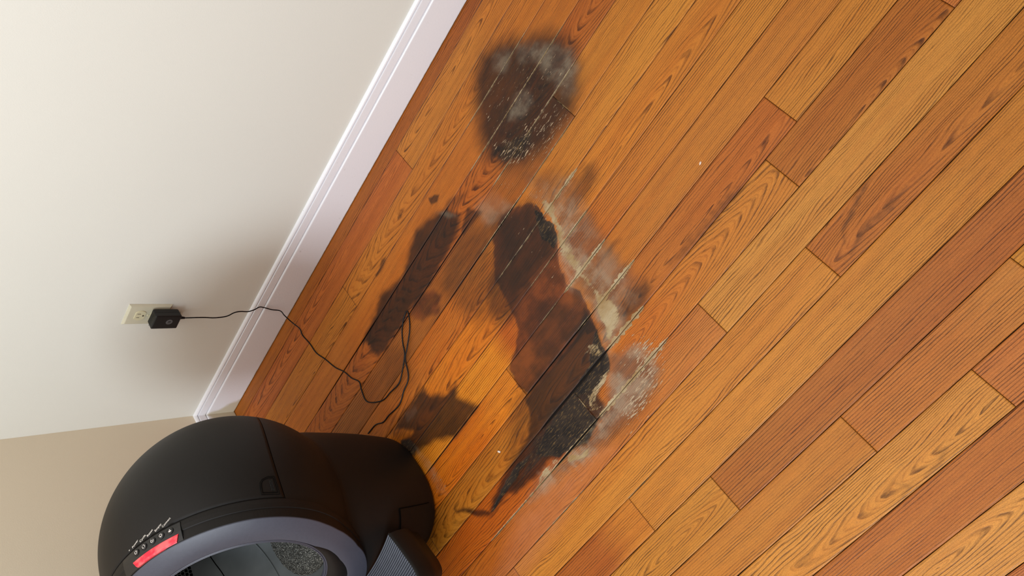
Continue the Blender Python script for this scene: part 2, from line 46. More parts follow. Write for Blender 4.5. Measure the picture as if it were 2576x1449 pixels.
TEXTS = {"Power":[[0.0805,-0.0202,0.2464],[0.0979,-0.016,0.2403]],"Cycle":[[0.0996,-0.0224,0.2391],[0.1148,-0.0187,0.2325]],"Reset":[[0.1161,-0.0241,0.2314],[0.1302,-0.0198,0.2242]],"Empty":[[0.1318,-0.0263,0.2226],[0.1463,-0.0214,0.2138]],"Connect":[[0.1451,-0.0289,0.2138],[0.162,-0.0225,0.2021]],"*":[[0.0711,-0.0203,0.2493],[0.078,-0.0193,0.2473]]}
LATCH = [[0.2552,-0.0393,0.0301],[0.2541,-0.0371,0.0407],[0.252,-0.0386,0.051],[0.2501,-0.0434,0.0561],[0.2482,-0.0513,0.0582],[0.2452,-0.0625,0.0599],[0.2481,-0.071,0.0314],[0.2521,-0.056,0.0306]]


# ---------------------------------------------------------------- node helpers
def srgb(r, g, b, a=1.0):
    f = lambda c: (c/255/12.92 if c/255 <= 0.04045 else ((c/255+0.055)/1.055)**2.4)
    return (f(r), f(g), f(b), a)
class NT:
    def __init__(s, name):
        s.m = bpy.data.materials.new(name); s.m.use_nodes = True; s.t = s.m.node_tree
        s.b = s.t.nodes['Principled BSDF']
    def n(s, typ, **kw):
        o = s.t.nodes.new(typ)
        for k, v in kw.items(): setattr(o, k, v)
        return o
    def put(s, sock, v):
        if isinstance(v, bpy.types.NodeSocket): s.t.links.new(v, sock)
        else:
            try: sock.default_value = v
            except Exception: sock.default_value = (v, v, v)
    def math(s, op, a, b=None, c=None, clamp=False):
        o = s.n('ShaderNodeMath', operation=op); o.use_clamp = clamp
        s.put(o.inputs[0], a)
        if b is not None: s.put(o.inputs[1], b)
        if c is not None: s.put(o.inputs[2], c)
        return o.outputs[0]
    def add(s, a, b): return s.math('ADD', a, b)
    def mul(s, a, b, clamp=False): return s.math('MULTIPLY', a, b, clamp=clamp)
    def sub(s, a, b): return s.math('SUBTRACT', a, b)
    def mix(s, f, a, b, blend='MIX'):
        o = s.n('ShaderNodeMix', data_type='RGBA', blend_type=blend)
        s.put(o.inputs[0], f); s.put(o.inputs[6], a); s.put(o.inputs[7], b)
        return o.outputs[2]
    def ramp(s, v, lo, hi, a=0.0, b=1.0):
        o = s.n('ShaderNodeMapRange', interpolation_type='SMOOTHSTEP'); s.put(o.inputs[0], v)
        for i, x in enumerate((lo, hi, a, b)): s.put(o.inputs[1+i], x)
        return o.outputs[0]
    def xyz(s, x, y, z=0.0):
        o = s.n('ShaderNodeCombineXYZ'); s.put(o.inputs[0], x); s.put(o.inputs[1], y); s.put(o.inputs[2], z); return o.outputs[0]
    def noise(s, vec, scale=1.0, detail=3.0, rough=0.55, dist=0.0):
        o = s.n('ShaderNodeTexNoise'); s.put(o.inputs['Vector'], vec); o.inputs['Scale'].default_value = scale
        o.inputs['Detail'].default_value = detail; o.inputs['Roughness'].default_value = rough; o.inputs['Distortion'].default_value = dist
        return o.outputs['Fac']
    def obj(s): return s.n('ShaderNodeTexCoord').outputs['Object']
    def attr(s, name):
        o = s.n('ShaderNodeAttribute', attribute_name=name); return o
    def sep(s, v):
        o = s.n('ShaderNodeSeparateXYZ'); s.put(o.inputs[0], v); return o.outputs
    def bump(s, h, strength, dist):
        o = s.n('ShaderNodeBump'); o.inputs['Strength'].default_value = strength; o.inputs['Distance'].default_value = dist
        s.put(o.inputs['Height'], h); s.put(s.b.inputs['Normal'], o.outputs[0])
    def set(s, **kw):
        for k, v in kw.items(): s.put(s.b.inputs[k.replace('_', ' ')], v)
        return s.m

def plain(name, col, rough=0.5, spec=0.5, nscale=60, namt=0.08, bump=0.0, bscale=900):
    t = NT(name); o = t.obj(); nz = t.noise(o, nscale, 3)
    k = t.ramp(nz, 0.3, 0.7, 1-namt, 1+namt)
    c = t.n('ShaderNodeVectorMath', operation='SCALE'); c.inputs[0].default_value = col[:3]; t.put(c.inputs['Scale'], k)
    t.set(Base_Color=c.outputs[0], Roughness=rough, Specular_IOR_Level=spec)
    if bump: t.bump(t.noise(o, bscale, 2), bump, 0.001)
    return t.m

# ---------------------------------------------------------------- mesh helpers
def mesh_obj(name, verts, faces, mat, parent=None, smooth=False, loc=None):
    me = bpy.data.meshes.new(name); me.from_pydata([tuple(map(float, v)) for v in verts], [], faces); me.update()
    if smooth: me.polygons.foreach_set('use_smooth', [True]*len(me.polygons))
    o = bpy.data.objects.new(name, me); COL.objects.link(o)
    if mat: me.materials.append(mat)
    if parent: o.parent = parent
    if loc is not None: o.location = loc
    return o
def bm_obj(name, bm, mat, parent=None, smooth=False):
    me = bpy.data.meshes.new(name); bm.normal_update(); bm.to_mesh(me); bm.free()
    if smooth: me.polygons.foreach_set('use_smooth', [True]*len(me.polygons))
    o = bpy.data.objects.new(name, me); COL.objects.link(o); me.materials.append(mat)
    if parent: o.parent = parent
    return o
def grid_faces(nu, nv, wrap=False, off=0):
    f = []
    for i in range(nu-1):
        for j in range(nv if wrap else nv-1):
            a = off+i*nv+j; b = off+i*nv+(j+1) % nv
            f.append((a, b, b+nv, a+nv))
    return f
def empty(name, loc, label, cat):
    o = bpy.data.objects.new(name, None); COL.objects.link(o); o.location = loc; o.empty_display_size = 0.05
    o['label'] = label; o['category'] = cat; return o
def bevel_box(lo, hi, bev, seg=3):
    bm = bmesh.new(); bmesh.ops.create_cube(bm, size=1.0)
    for v in bm.verts:
        for i in range(3): v.co[i] = lo[i] + (v.co[i]+0.5)*(hi[i]-lo[i])
    bmesh.ops.bevel(bm, geom=list(bm.edges), offset=bev, segments=seg, profile=0.5, affect='EDGES')
    return bm
def tube_mesh(pts, rads, nseg=10):
    pts = [Vector(p) for p in pts]; V = []; n = len(pts); up = None
    for i, p in enumerate(pts):
        t = (pts[min(i+1, n-1)]-pts[max(i-1, 0)]).normalized()
        if up is None: up = t.orthogonal().normalized()
        up = (up - t*up.dot(t)).normalized(); s = t.cross(up)
        r = rads[i] if hasattr(rads, '__len__') else rads
        for k in range(nseg):
            a = 2*math.pi*k/nseg; V.append(p + (up*math.cos(a)+s*math.sin(a))*r)
    F = grid_faces(n, nseg, True); F.append(tuple(range(nseg))[::-1]); F.append(tuple(range((n-1)*nseg, n*nseg)))
    return V, F
def catmull(pts, sub=6):
    P = np.array(pts, float); Q = np.vstack([2*P[0]-P[1], P, 2*P[-1]-P[-2]]); out = []
    for i in range(1, len(Q)-2):
        for k in range(sub):
            t = k/sub; a, b, c, d = Q[i-1:i+3]
            out.append(0.5*(2*b+(c-a)*t+(2*a-5*b+4*c-d)*t*t+(3*b-a-3*c+d)*t**3))
    out.append(P[-1]); return out

# ---------------------------------------------------------------- wood floor material
def wood_floor():
    t = NT('stained_oak_floor'); xyz = t.sep(t.obj()); x, y = xyz[0], xyz[1]
    pc = t.attr('plank_color'); gr = t.attr('grain'); g3 = t.sep(gr.outputs['Vector'])
    v0, h0, tilt, seed = g3[0], g3[1], g3[2], gr.outputs['Alpha']
    sa = t.attr('stain_a'); A = t.sep(sa.outputs['Vector']); dark, black, red, haze = A[0], A[1], A[2], sa.outputs['Alpha']
    sb = t.attr('stain_b'); B = t.sep(sb.outputs['Vector']); putty, fleck, pink, glow = B[0], B[1], B[2], sb.outputs['Alpha']
    sx = t.mul(seed, 37.0)
    # growth rings: slice through a tilted, warped trunk
    cx = t.sep(pc.outputs['Vector'])
    gc = t.attr('grain_center'); gcv = t.sep(gc.outputs['Vector'])
    wv = t.noise(t.xyz(t.mul(x, 2.6), t.mul(y, 13.0), sx), 1.0, 3, 0.5)
    wv2 = t.noise(t.xyz(t.mul(x, 16.0), t.mul(y, 90.0), sx), 1.0, 3, 0.6)
    dx = t.sub(x, gcv[0])
    v = t.add(t.sub(t.sub(y, gcv[1]), v0), t.add(t.mul(t.sub(wv, 0.5), 0.030), t.mul(t.sub(wv2, 0.5), 0.0030)))
    h = t.add(h0, t.mul(dx, tilt))
    r = t.math('SQRT', t.add(t.mul(v, v), t.mul(h, h)))
    ph = t.add(t.mul(r, gcv[2]), t.mul(wv, 5.0))
    fr = t.math('FRACT', ph)
    line = t.mul(t.ramp(fr, 0.52, 0.86), t.ramp(fr, 0.93, 1.0, 1.0, 0.0))
    fr2 = t.math('FRACT', t.mul(ph, 2.37)); line2 = t.mul(t.ramp(fr2, 0.5, 0.9), t.ramp(fr2, 0.9, 1.0, 1.0, 0.0))
    brk = t.ramp(t.noise(t.xyz(t.mul(x, 10.0), t.mul(y, 150.0), sx), 1.0, 5, 0.7), 0.34, 0.60, 0.40, 1.0)
    band = t.ramp(t.noise(t.xyz(t.mul(x, 1.2), t.mul(y, 75.0), sx), 1.0, 2, 0.5), 0.36, 0.60, 0.30, 1.0)
    line = t.mul(t.mul(line, brk), band)
    pore = t.ramp(t.noise(t.xyz(t.mul(x, 75.0), t.mul(y, 950.0), sx), 1.0, 2, 0.6), 0.58, 0.72)
    pore = t.mul(pore, t.add(0.25, t.mul(line, 0.75)))
    fine = t.noise(t.xyz(t.mul(x, 45.0), t.mul(y, 420.0), sx), 1.0, 3, 0.6)
    broad = t.noise(t.xyz(t.mul(x, 2.5), t.mul(y, 24.0), sx), 1.0, 3, 0.55)
    mott = t.noise(t.xyz(t.mul(x, 12.0), t.mul(y, 22.0), sx), 1.0, 4, 0.6)
    wood = t.mix(1.0, pc.outputs['Color'], (0.885, 0.935, 0.70, 1), 'MULTIPLY')
    wood = t.mix(t.ramp(broad, 0.35, 0.72, 0.0, 0.55), wood, (0.84, 0.70, 0.60, 1), 'MULTIPLY')
    wood = t.mix(t.ramp(fine, 0.35, 0.70, 0.0, 0.45), wood, (1.34, 1.28, 1.15, 1), 'MULTIPLY')
    wood = t.mix(t.mul(t.mul(line2, brk), 0.60), wood, (0.56, 0.46, 0.33, 1), 'MULTIPLY')
    wood = t.mix(t.mul(line, 1.0), wood, (0.27, 0.235, 0.17, 1), 'MULTIPLY')
    wood = t.mix(t.mul(pore, 0.80), wood, (0.34, 0.30, 0.26, 1), 'MULTIPLY')
    gn = t.noise(t.xyz(t.mul(x, 420.0), t.mul(y, 620.0), 0.0), 1.0, 2, 0.5)
    wood = t.mix(1.0, wood, t.mix(t.ramp(gn, 0.3, 0.7), (0.88, 0.87, 0.85, 1), (1.10, 1.10, 1.10, 1)), 'MULTIPLY')
    # light and gloss variation painted in as a richer, redder tone around the stain
    wood = t.mix(t.mul(glow, t.ramp(mott, 0.3, 0.7, 0.35, 0.9)), wood, (0.98, 0.84, 0.50, 1), 'MULTIPLY')
    flaken = t.noise(t.xyz(t.mul(x, 60.0), t.mul(y, 330.0), sx), 1.0, 4, 0.65)
    edge = t.noise(t.xyz(t.mul(x, 15.0), t.mul(y, 120.0), sx), 1.0, 4, 0.62)
    cloud = t.noise(t.xyz(t.mul(x, 18.0), t.mul(y, 18.0), 3.1), 1.0, 5, 0.6)
    eo = t.sub(edge, 0.5)
    c = wood
    redm = t.ramp(t.add(red, t.mul(eo, 0.35)), 0.25, 0.6, 0.0, 0.88)
    c = t.mix(redm, c, t.mix(t.ramp(cloud, 0.35, 0.65), srgb(58, 26, 12), srgb(106, 50, 20)))
    c = t.mix(t.mul(redm, t.mul(line, 0.45)), c, (0.45, 0.4, 0.35, 1), 'MULTIPLY')
    pinkm = t.mul(pink, t.ramp(cloud, 0.25, 0.65, 0.45, 0.85)); c = t.mix(pinkm, c, t.mix(fine, srgb(160, 92, 52), srgb(186, 118, 76)))
    dm = t.math('MINIMUM', t.math('MAXIMUM', t.add(dark, t.mul(t.mul(eo, 0.9), t.mul(t.mul(dark, t.sub(1.0, dark)), 4.0))), 0.0), 0.97)
    dc = t.mix(1.0, c, t.mix(t.ramp(mott, 0.3, 0.7), (0.08, 0.07, 0.07, 1), (0.23, 0.20, 0.18, 1)), 'MULTIPLY')
    dc = t.mix(0.42, dc, srgb(42, 28, 18))
    c = t.mix(dm, c, dc)
    bm_ = t.ramp(t.add(black, t.mul(eo, 0.6)), 0.3, 0.75, 0.0, 0.95)
    bc = t.mix(t.ramp(flaken, 0.50, 0.74), t.mix(t.ramp(cloud, 0.4, 0.6), srgb(20, 16, 14), srgb(40, 31, 24)), srgb(104, 80, 46)); c = t.mix(bm_, c, bc)
    hm = t.mul(haze, t.ramp(t.add(t.mul(cloud, 0.6), t.mul(fine, 0.4)), 0.25, 0.70, 0.45, 1.05)); hm = t.math('MINIMUM', hm, 0.9)
    c = t.mix(hm, c, t.mix(t.ramp(cloud, 0.4, 0.6), srgb(98, 82, 70), srgb(146, 134, 114)))  # milky haze of the stain, with the floor's soft glare painted in too
    pn = t.add(t.mul(t.sub(flaken, 0.5), 0.8), t.mul(t.sub(cloud, 0.5), 1.3))
    pm = t.ramp(t.add(putty, pn), 0.42, 0.66); pm = t.mul(pm, t.ramp(putty, 0.02, 0.2))
    se = t.attr('seam'); ss = t.sep(se.outputs['Vector']); sw = t.mul(ss[1], t.ramp(t.noise(t.xyz(t.mul(x, 70.0), t.mul(y, 30.0), 2.0), 1.0, 4, 0.7), 0.3, 0.7, 0.25, 1.55))
    sp = t.mul(t.ramp(t.sub(sw, ss[0]), -0.0002, 0.0005), t.ramp(ss[0], 0.00005, 0.0005, 0.35, 1.0)); sp = t.mul(sp, t.ramp(ss[1], 0.0001, 0.0004))
    sp = t.mul(sp, t.ramp(flaken, 0.25, 0.5, 0.55, 1.0)); pm = t.math('MAXIMUM', pm, sp)
    pcol = t.mix(t.ramp(mott, 0.3, 0.7), srgb(142, 112, 70), srgb(172, 154, 122)); pcol = t.mix(t.mul(pore, 0.6), pcol, srgb(96, 74, 52))
    c = t.mix(pm, c, pcol)
    fln = t.noise(t.xyz(t.mul(x, 62.0), t.mul(y, 300.0), 7.7), 1.0, 3, 0.62)
    fm = t.ramp(t.add(fln, t.mul(fleck, 0.26)), 0.74, 0.80); fm = t.mul(fm, t.ramp(fleck, 0.02, 0.15))
    c = t.mix(fm, c, t.mix(mott, srgb(150, 120, 86), srgb(184, 164, 138)))
    # edge of every board (dirt settled in the seam)
    ed = t.attr('edge'); em = t.mul(ed.outputs['Fac'], t.sub(1.0, t.mul(sp, 0.75)))
    c = t.mix(t.mul(em, t.sub(1.0, pm)), c, (0.30, 0.24, 0.20, 1), 'MULTIPLY')
    rough = t.add(0.42, t.add(t.mul(hm, 0.10), t.add(t.mul(pm, 0.35), t.mul(bm_, 0.22))))
    rough = t.sub(rough, t.mul(redm, 0.05)); rough = t.add(rough, t.mul(t.sub(mott, 0.5), 0.12))
    t.set(Base_Color=c, Roughness=rough, Specular_IOR_Level=0.24)
    hgt = t.add(t.mul(line, -0.5), t.add(t.mul(pore, -0.8), t.add(t.mul(pm, 0.8), t.add(t.mul(fm, 0.8), t.add(t.mul(t.mul(flaken, bm_), 1.6), t.mul(fine, 0.5))))))
    hgt = t.add(hgt, t.mul(mott, 1.6))
    t.bump(hgt, 0.55, 0.0009)
    return t.m

# ---------------------------------------------------------------- floor mesh
def seg_dist(P, a, b):
    d = b-a; L = max(float(d@d), 1e-12); s = np.clip(((P-a)@d)/L, 0, 1)
    return np.hypot(*(P-(a+s[:, None]*d)).T)
def inside(P, poly):
    r = np.zeros(len(P), bool); n = len(poly)
    for i in range(n):
        a, b = poly[i], poly[(i+1) % n]
        if abs(a[1]-b[1]) < 1e-12: continue
        c = ((a[1] > P[:, 1]) != (b[1] > P[:, 1])) & (P[:, 0] < (b[0]-a[0])*(P[:, 1]-a[1])/(b[1]-a[1])+a[0]); r ^= c
    return r
def smooth01(v): v = np.clip(v, 0, 1); return v*v*(3-2*v)
def wobble(P, f, s):
    rs = np.random.RandomState(s); o = np.zeros(len(P))
    for k in range(7):
        q = rs.uniform(-1, 1, 2)*f*(1+k*0.6); o += np.sin(P@q*6.283+rs.uniform(0, 6.28))/(1+k*0.5)
    return o/3.0
def stain_layers(P):
    out = np.zeros((len(P), 8)); W = P + 0.0035*np.c_[wobble(P, 18, 3), wobble(P, 18, 5)]
    for lay, st, bl, kind, wd, pts in LAYERS:
        pts = np.array(pts); pad = bl*1.5+wd+0.012
        S = P if (kind == 'l' and wd < 0.01) else W
        if kind == 'l' and wd < 0.01: pad = bl*1.5+wd*2
        mk = np.all((S > pts.min(0)-pad) & (S < pts.max(0)+pad), axis=1); idx = np.nonzero(mk)[0]
        if not len(idx): continue
        Q = S[idx]; d = np.full(len(Q), 9.0); n = len(pts)
        for i in range(n if kind == 'p' else n-1): d = np.minimum(d, seg_dist(Q, pts[i], pts[(i+1) % n]))
        if kind == 'p': d = np.where(inside(Q, pts), d, -d)
        else:
            tp = seg_dist(Q, pts[0], pts[0]), seg_dist(Q, pts[-1], pts[-1])
            tap = smooth01(np.minimum(*tp)/0.05)*0.75+0.25
            d = wd*tap*(0.75+0.55*wobble(Q, 45, 9)) - d
        a = smooth01(0.5+d/(2*max(bl, 0.0012)))*st
        out[idx, lay] = np.maximum(out[idx, lay], a)
    return out
def seam_putty(i, xs):
    w = np.zeros(len(xs))
    for k, pts in SEAMP:
        if k != i: continue
        p = sorted(pts); px = [q[0] for q in p]; pw = [q[1] for q in p]
        lo, hi = px[0], px[-1]; tp = np.clip(np.minimum(xs-lo, hi-xs)/0.03, 0, 1)**0.7
        w = np.maximum(w, np.interp(xs, px, pw)*tp)
    return w
def seam_gap(i, xs):
    g = 0.0003 + 0.0002*np.abs(np.sin(xs*9+i*2.3)) + 0.00012*np.sin(xs*61+i)
    for hw, pts in CRACKS:
        p = np.array(pts); ym = p[:, 1].mean()
        if abs(ym-SEAMS[i]) < 0.025:
            lo, hi = p[:, 0].min(), p[:, 0].max()
            g = g + hw*smooth01((xs-lo)/0.05+0.5)*smooth01((hi-xs)/0.05+0.5)
    return g
def build_floor():
    rnd = random.Random(11); V = []; F = []; PC = []; GR = []; GC = []; ED = []; SM = []; off = 0
    X0, X1 = -0.012, 3.0
    for i in range(len(SEAMS)-1):
        y1, y0 = SEAMS[i], SEAMS[i+1]
        if i == 0: y1 = 0.012
        ym = (SEAMS[i]+y0)/2
        cuts = sorted(b[0] for b in BUTTS if SEAMS[i] > b[1] > y0)
        if not cuts:
            cuts = [rnd.uniform(2.2, 2.8)] if i < 16 else sorted([rnd.uniform(0.3, 1.0), rnd.uniform(1.7, 2.4)])
        elif cuts[0] > 1.3 and i > 12: cuts = [cuts[0]-rnd.uniform(0.85, 1.1)]+cuts
        xs_all = [X0]+cuts+[X1]
        for k in range(len(xs_all)-1):
            a, b = xs_all[k], xs_all[k+1]
            best = None
            for cx, cy, r_, g_, b_ in COLS:
                if y0 < cy < SEAMS[i] and a < cx < b:
                    e = abs(cx-(a+b)/2)
                    if best is None or e < best[0]: best = (e, (r_, g_, b_))
            ctr = lambda c_: tuple(0.72*u_+0.28*v_ for u_, v_ in zip(c_, (188, 113, 48)))
            nb = [(cx, ctr((r_, g_, b_))) for cx, cy, r_, g_, b_ in COLS if y0 < cy < SEAMS[i] and a-0.02 < cx < b+0.02]
            base = ctr(best[1]) if best else (rnd.uniform(178, 196), rnd.uniform(98, 128), rnd.uniform(40, 58))
            ct = [c for c in CATH if y0 < c[1] < SEAMS[i] and a < c[0] < b]
            fine = (b > 0.25 and a < 2.2 and ym > -1.72)
            n = max(2, int((b-a)/0.003)) if fine else 3
            m_ = 24 if fine else 2
            xs = np.linspace(a+0.0002, b-0.0002, n)
            gu = seam_gap(i, xs) if i > 0 else np.zeros(n)
            gl = seam_gap(i+1, xs)
            bw = 0.0005
            ts = np.linspace(0, 1, m_)
            X = np.zeros((n+2, m_+2)); Y = X.copy(); Z = X.copy(); E = X.copy()
            xx = np.concatenate([[xs[0]], xs, [xs[-1]]]); xx[1] += bw; xx[-2] -= bw
            top = y1-np.concatenate([[gu[0]], gu, [gu[-1]]]); bot = y0+np.concatenate([[gl[0]], gl, [gl[-1]]])
            X[:] = xx[:, None]
            Y[:, 1:-1] = (top-bw)[:, None]*(1-ts)+(bot+bw)[:, None]*ts; Y[:, 0] = top; Y[:, -1] = bot
            Z[0, :] = Z[-1, :] = -0.0011; Z[:, 0] = Z[:, -1] = -0.0011
            E[0, :] = E[-1, :] = 1; E[:, 0] = E[:, -1] = 1; E[1, :] = np.maximum(E[1, :], .15); E[-2, :] = np.maximum(E[-2, :], .15)
            pu = seam_putty(i, xx); pl_ = seam_putty(i+1, xx)
            S1 = np.zeros((n+2, m_+2, 4)); S1[..., 3] = 1
            du = top[:, None]-Y; dl = Y-bot[:, None]; S1[..., 0] = np.minimum(du, dl); S1[..., 1] = np.where(du < dl, pu[:, None], pl_[:, None])
            SM.append(S1.reshape(-1, 4))
            N = X.size; V.append(np.c_[X.ravel(), Y.ravel(), Z.ravel()]); ED.append(E.ravel())
            nn, mm = n+2, m_+2
            ii, jj = np.meshgrid(np.arange(nn-1), np.arange(mm-1), indexing='ij'); q = (off+ii*mm+jj).ravel()
            F.append(np.c_[q, q+1, q+1+mm, q+mm][:, ::-1]); off += N
            jit = rnd.uniform(0.96, 1.04)
            if nb and len(nb) > 1:
                nb.sort(); cx = np.array([q_[0] for q_ in nb]); cc = np.array([srgb(*q_[1])[:3] for q_ in nb])
                colr = np.c_[[np.interp(X.ravel(), cx, cc[:, z]) for z in range(3)]].T
            else: colr = np.tile(np.array(srgb(*base)[:3])*jit, (N, 1))
            PC.append(np.c_[colr, np.ones(N)])
            if ct:
                gc = (ct[0][0], ct[0][1], rnd.uniform(210, 260)); g = (rnd.uniform(-0.008, 0.008), rnd.uniform(0.001, 0.012), rnd.choice([-1, 1])*rnd.uniform(0.05, 0.095))
            elif rnd.random() < 0.07:
                gc = (rnd.uniform(a, b), ym, rnd.uniform(200, 260)); g = (rnd.uniform(-0.02, 0.02), 0.01, rnd.choice([-1, 1])*rnd.uniform(0.08, 0.15))
            else:
                gc = ((a+b)/2, ym, rnd.uniform(170, 300)); g = (rnd.choice([-1, 1])*rnd.uniform(0.06, 0.16), rnd.uniform(0.02, 0.05), rnd.choice([-1, 1])*rnd.uniform(0.0, 0.04))
            GR.append(np.tile([g[0], g[1], g[2], rnd.random()], (N, 1))); GC.append(np.tile([*gc, 1], (N, 1)))
    V = np.vstack(V); F = np.vstack(F); PC = np.vstack(PC); GR = np.vstack(GR); GC = np.vstack(GC); ED = np.concatenate(ED)
    L = stain_layers(V[:, :2])
    # worn-through, eaten wood sits a little lower
    mi = np.nonzero((L[:, 1] > 0.3) | (L[:, 4] > 0.3))[0]
    V[mi, 2] -= 0.0006*L[mi, 1]*(0.6+0.4*wobble(V[mi, :2], 60, 21)); V[mi, 2] += 0.0004*L[mi, 4]*wobble(V[mi, :2], 80, 23)
    # dark sub-floor seen through the open joints
    s0 = len(V); V = np.vstack([V, [[-0.012, 0.012, -0.006], [3, 0.012, -0.006], [3, SEAMS[-1], -0.006], [-0.012, SEAMS[-1], -0.006]]])
    me = bpy.data.meshes.new('floor')
    nf = len(F)+1; me.vertices.add(len(V)); me.vertices.foreach_set('co', V.astype(np.float32).ravel())
    idx = np.concatenate([F.ravel(), [s0, s0+3, s0+2, s0+1]]).astype(np.int32)
    me.loops.add(len(idx)); me.loops.foreach_set('vertex_index', idx)
    me.polygons.add(nf); me.polygons.foreach_set('loop_start', np.arange(nf, dtype=np.int32)*4)
    me.update(calc_edges=True); me.validate()
    pad = lambda a: np.vstack([a, np.zeros((4, a.shape[1]))]).astype(np.float32)
    for nm, arr in (('plank_color', PC), ('grain', GR), ('grain_center', GC), ('seam', np.vstack(SM)), ('stain_a', L[:, :4]), ('stain_b', L[:, 4:])):
        at = me.attributes.new(nm, 'FLOAT_COLOR', 'POINT'); at.data.foreach_set('color', pad(arr).ravel())
    at = me.attributes.new('edge', 'FLOAT', 'POINT'); at.data.foreach_set('value', np.concatenate([ED, [1]*4]).astype(np.float32))
    me.materials.append(wood_floor()); me.materials.append(plain('subfloor_dirt', srgb(22, 15, 10), 0.9))
    me.polygons[nf-1].material_index = 1
    o = bpy.data.objects.new('floor', me); COL.objects.link(o); o['kind'] = 'structure'
    return o
build_floor()

# ---------------------------------------------------------------- walls and baseboards
def wall_mat(name, col):
    t = NT(name); o = t.obj(); n1 = t.noise(o, 1.7, 3); n2 = t.noise(o, 420, 3, 0.6)
    c = t.mix(t.ramp(n1, 0.3, 0.7, 0.0, 0.4), col, tuple(v*0.96 for v in col[:3])+(1,))
    t.set(Base_Color=c, Roughness=0.55, Specular_IOR_Level=0.3); t.bump(n2, 0.25, 0.0006); return t.m
wallm = wall_mat('cream_wall_paint', srgb(*(228, 227, 218)))
def slab(name, lo, hi, mat):
    bm = bmesh.new(); bmesh.ops.create_cube(bm, size=1.0)
    for v in bm.verts:
        for i in range(3): v.co[i] = lo[i]+(v.co[i]+0.5)*(hi[i]-lo[i])
    o = bm_obj(name, bm, mat); o['kind'] = 'structure'; return o
slab('wall_right', (-0.113, 0.013, -0.006), (3.0, 0.113, 2.44), wallm)
slab('wall_left', (-0.113, -2.65, -0.006), (-0.013, 0.0129, 2.44), wall_mat('wall_paint_warm_cast', srgb(*(232, 219, 196))))  # tan tone puts the warm cast of the mixed light into the wall colour

PROF = [(0, 0.0022), (0, 0.094), (0.0004, 0.0962), (0.0014, 0.0976), (0.0022, 0.0982), (0.0066, 0.0988), (0.0070, 0.1008), (0.0030, 0.1018), (0.0028, 0.1030),
        (0.0036, 0.1220), (0.0040, 0.1236), (0.0088, 0.1240), (0.0090, 0.1258), (0.0054, 0.1266), (0.0052, 0.1284), (0.0060, 0.1312), (0.0076, 0.1336), (0.0098, 0.1352), (0.0128, 0.1362), (0.0128, 0.0008)]
def trim_mat():
    t = NT('white_trim_paint'); o = t.obj(); p = t.sep(o)
    n = t.noise(o, 55, 4, 0.6); s = t.noise(o, 9, 3)
    c = t.mix(t.mul(t.ramp(n, 0.66, 0.74), 0.30), srgb(*(238, 237, 241)), srgb(150, 140, 132))
    # old glue / water mark near the corner
    q = t.add(t.mul(t.math('SQRT', t.add(t.mul(p[0], p[0]), t.mul(p[1], p[1]))), 9.0), t.add(t.mul(p[2], 5.0), t.mul(t.sub(s, 0.5), 0.9)))
    c = t.mix(t.mul(t.ramp(q, 0.62, 0.42), 0.75), c, srgb(190, 178, 140))
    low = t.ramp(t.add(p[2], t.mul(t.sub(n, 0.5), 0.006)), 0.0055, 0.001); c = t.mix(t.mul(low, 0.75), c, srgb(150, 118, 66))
    t.set(Base_Color=c, Roughness=0.38, Specular_IOR_Level=0.5); t.bump(t.noise(o, 160, 3), 0.25, 0.0008); return t.m
trimm = trim_mat()
xs = np.linspace(0, 3.0, 151); V = []
for k, xx in enumerate(xs):
    for y, z in PROF: V.append((xx if k else y, y, z))
V = [(-v[1] if i < len(PROF) else v[0], v[1], v[2]) for i, v in enumerate(V)]
o = mesh_obj('baseboard_right', V, grid_faces(151, len(PROF)), trimm); o['kind'] = 'structure'
V = []
for k, yy in enumerate(np.linspace(0, -2.6, 131)):
    for y, z in PROF: V.append((-y, yy if k else y, z))
o = mesh_obj('baseboard_left', V, [f[::-1] for f in grid_faces(131, len(PROF))], trimm); o['kind'] = 'structure'

# ---------------------------------------------------------------- outlet
ivory = plain('ivory_plastic', srgb(206, 201, 178), 0.35, 0.5, 30, 0.03)
ivory2 = plain('ivory_receptacle', srgb(212, 205, 172), 0.35, 0.5, 30, 0.03)
darkslot = plain('dark_slot', srgb(50, 36, 26), 0.7)
out_ = empty('wall_outlet', (0.4444, 0.013, 0.433), 'ivory duplex electrical outlet plate on the cream wall above the white baseboard', 'outlet')
hw, hh = 0.0353, 0.0568
Vp = []; 
for (ix, iz, yy) in ((0, 0, 0.0), (0.0, 0.0, -0.0016), (0.0046, 0.0046, -0.0056), (0.0060, 0.0060, -0.0060)):
    for sx, sz in ((-1, -1), (1, -1), (1, 1), (-1, 1)): Vp.append((sx*(hw-ix), yy, sz*(hh-iz)))
Fp = grid_faces(4, 4, True); Fp.append((12, 13, 14, 15))
mesh_obj('plate', Vp, Fp, ivory, out_)
def d_outline(w, h, cut, n=20):
    P = []
    for k in range(n*4):
        a = 2*math.pi*k/(n*4); x_, z_ = w*math.cos(a), w*math.sin(a)
        P.append((x_, max(-cut, min(cut, z_))))
    return P
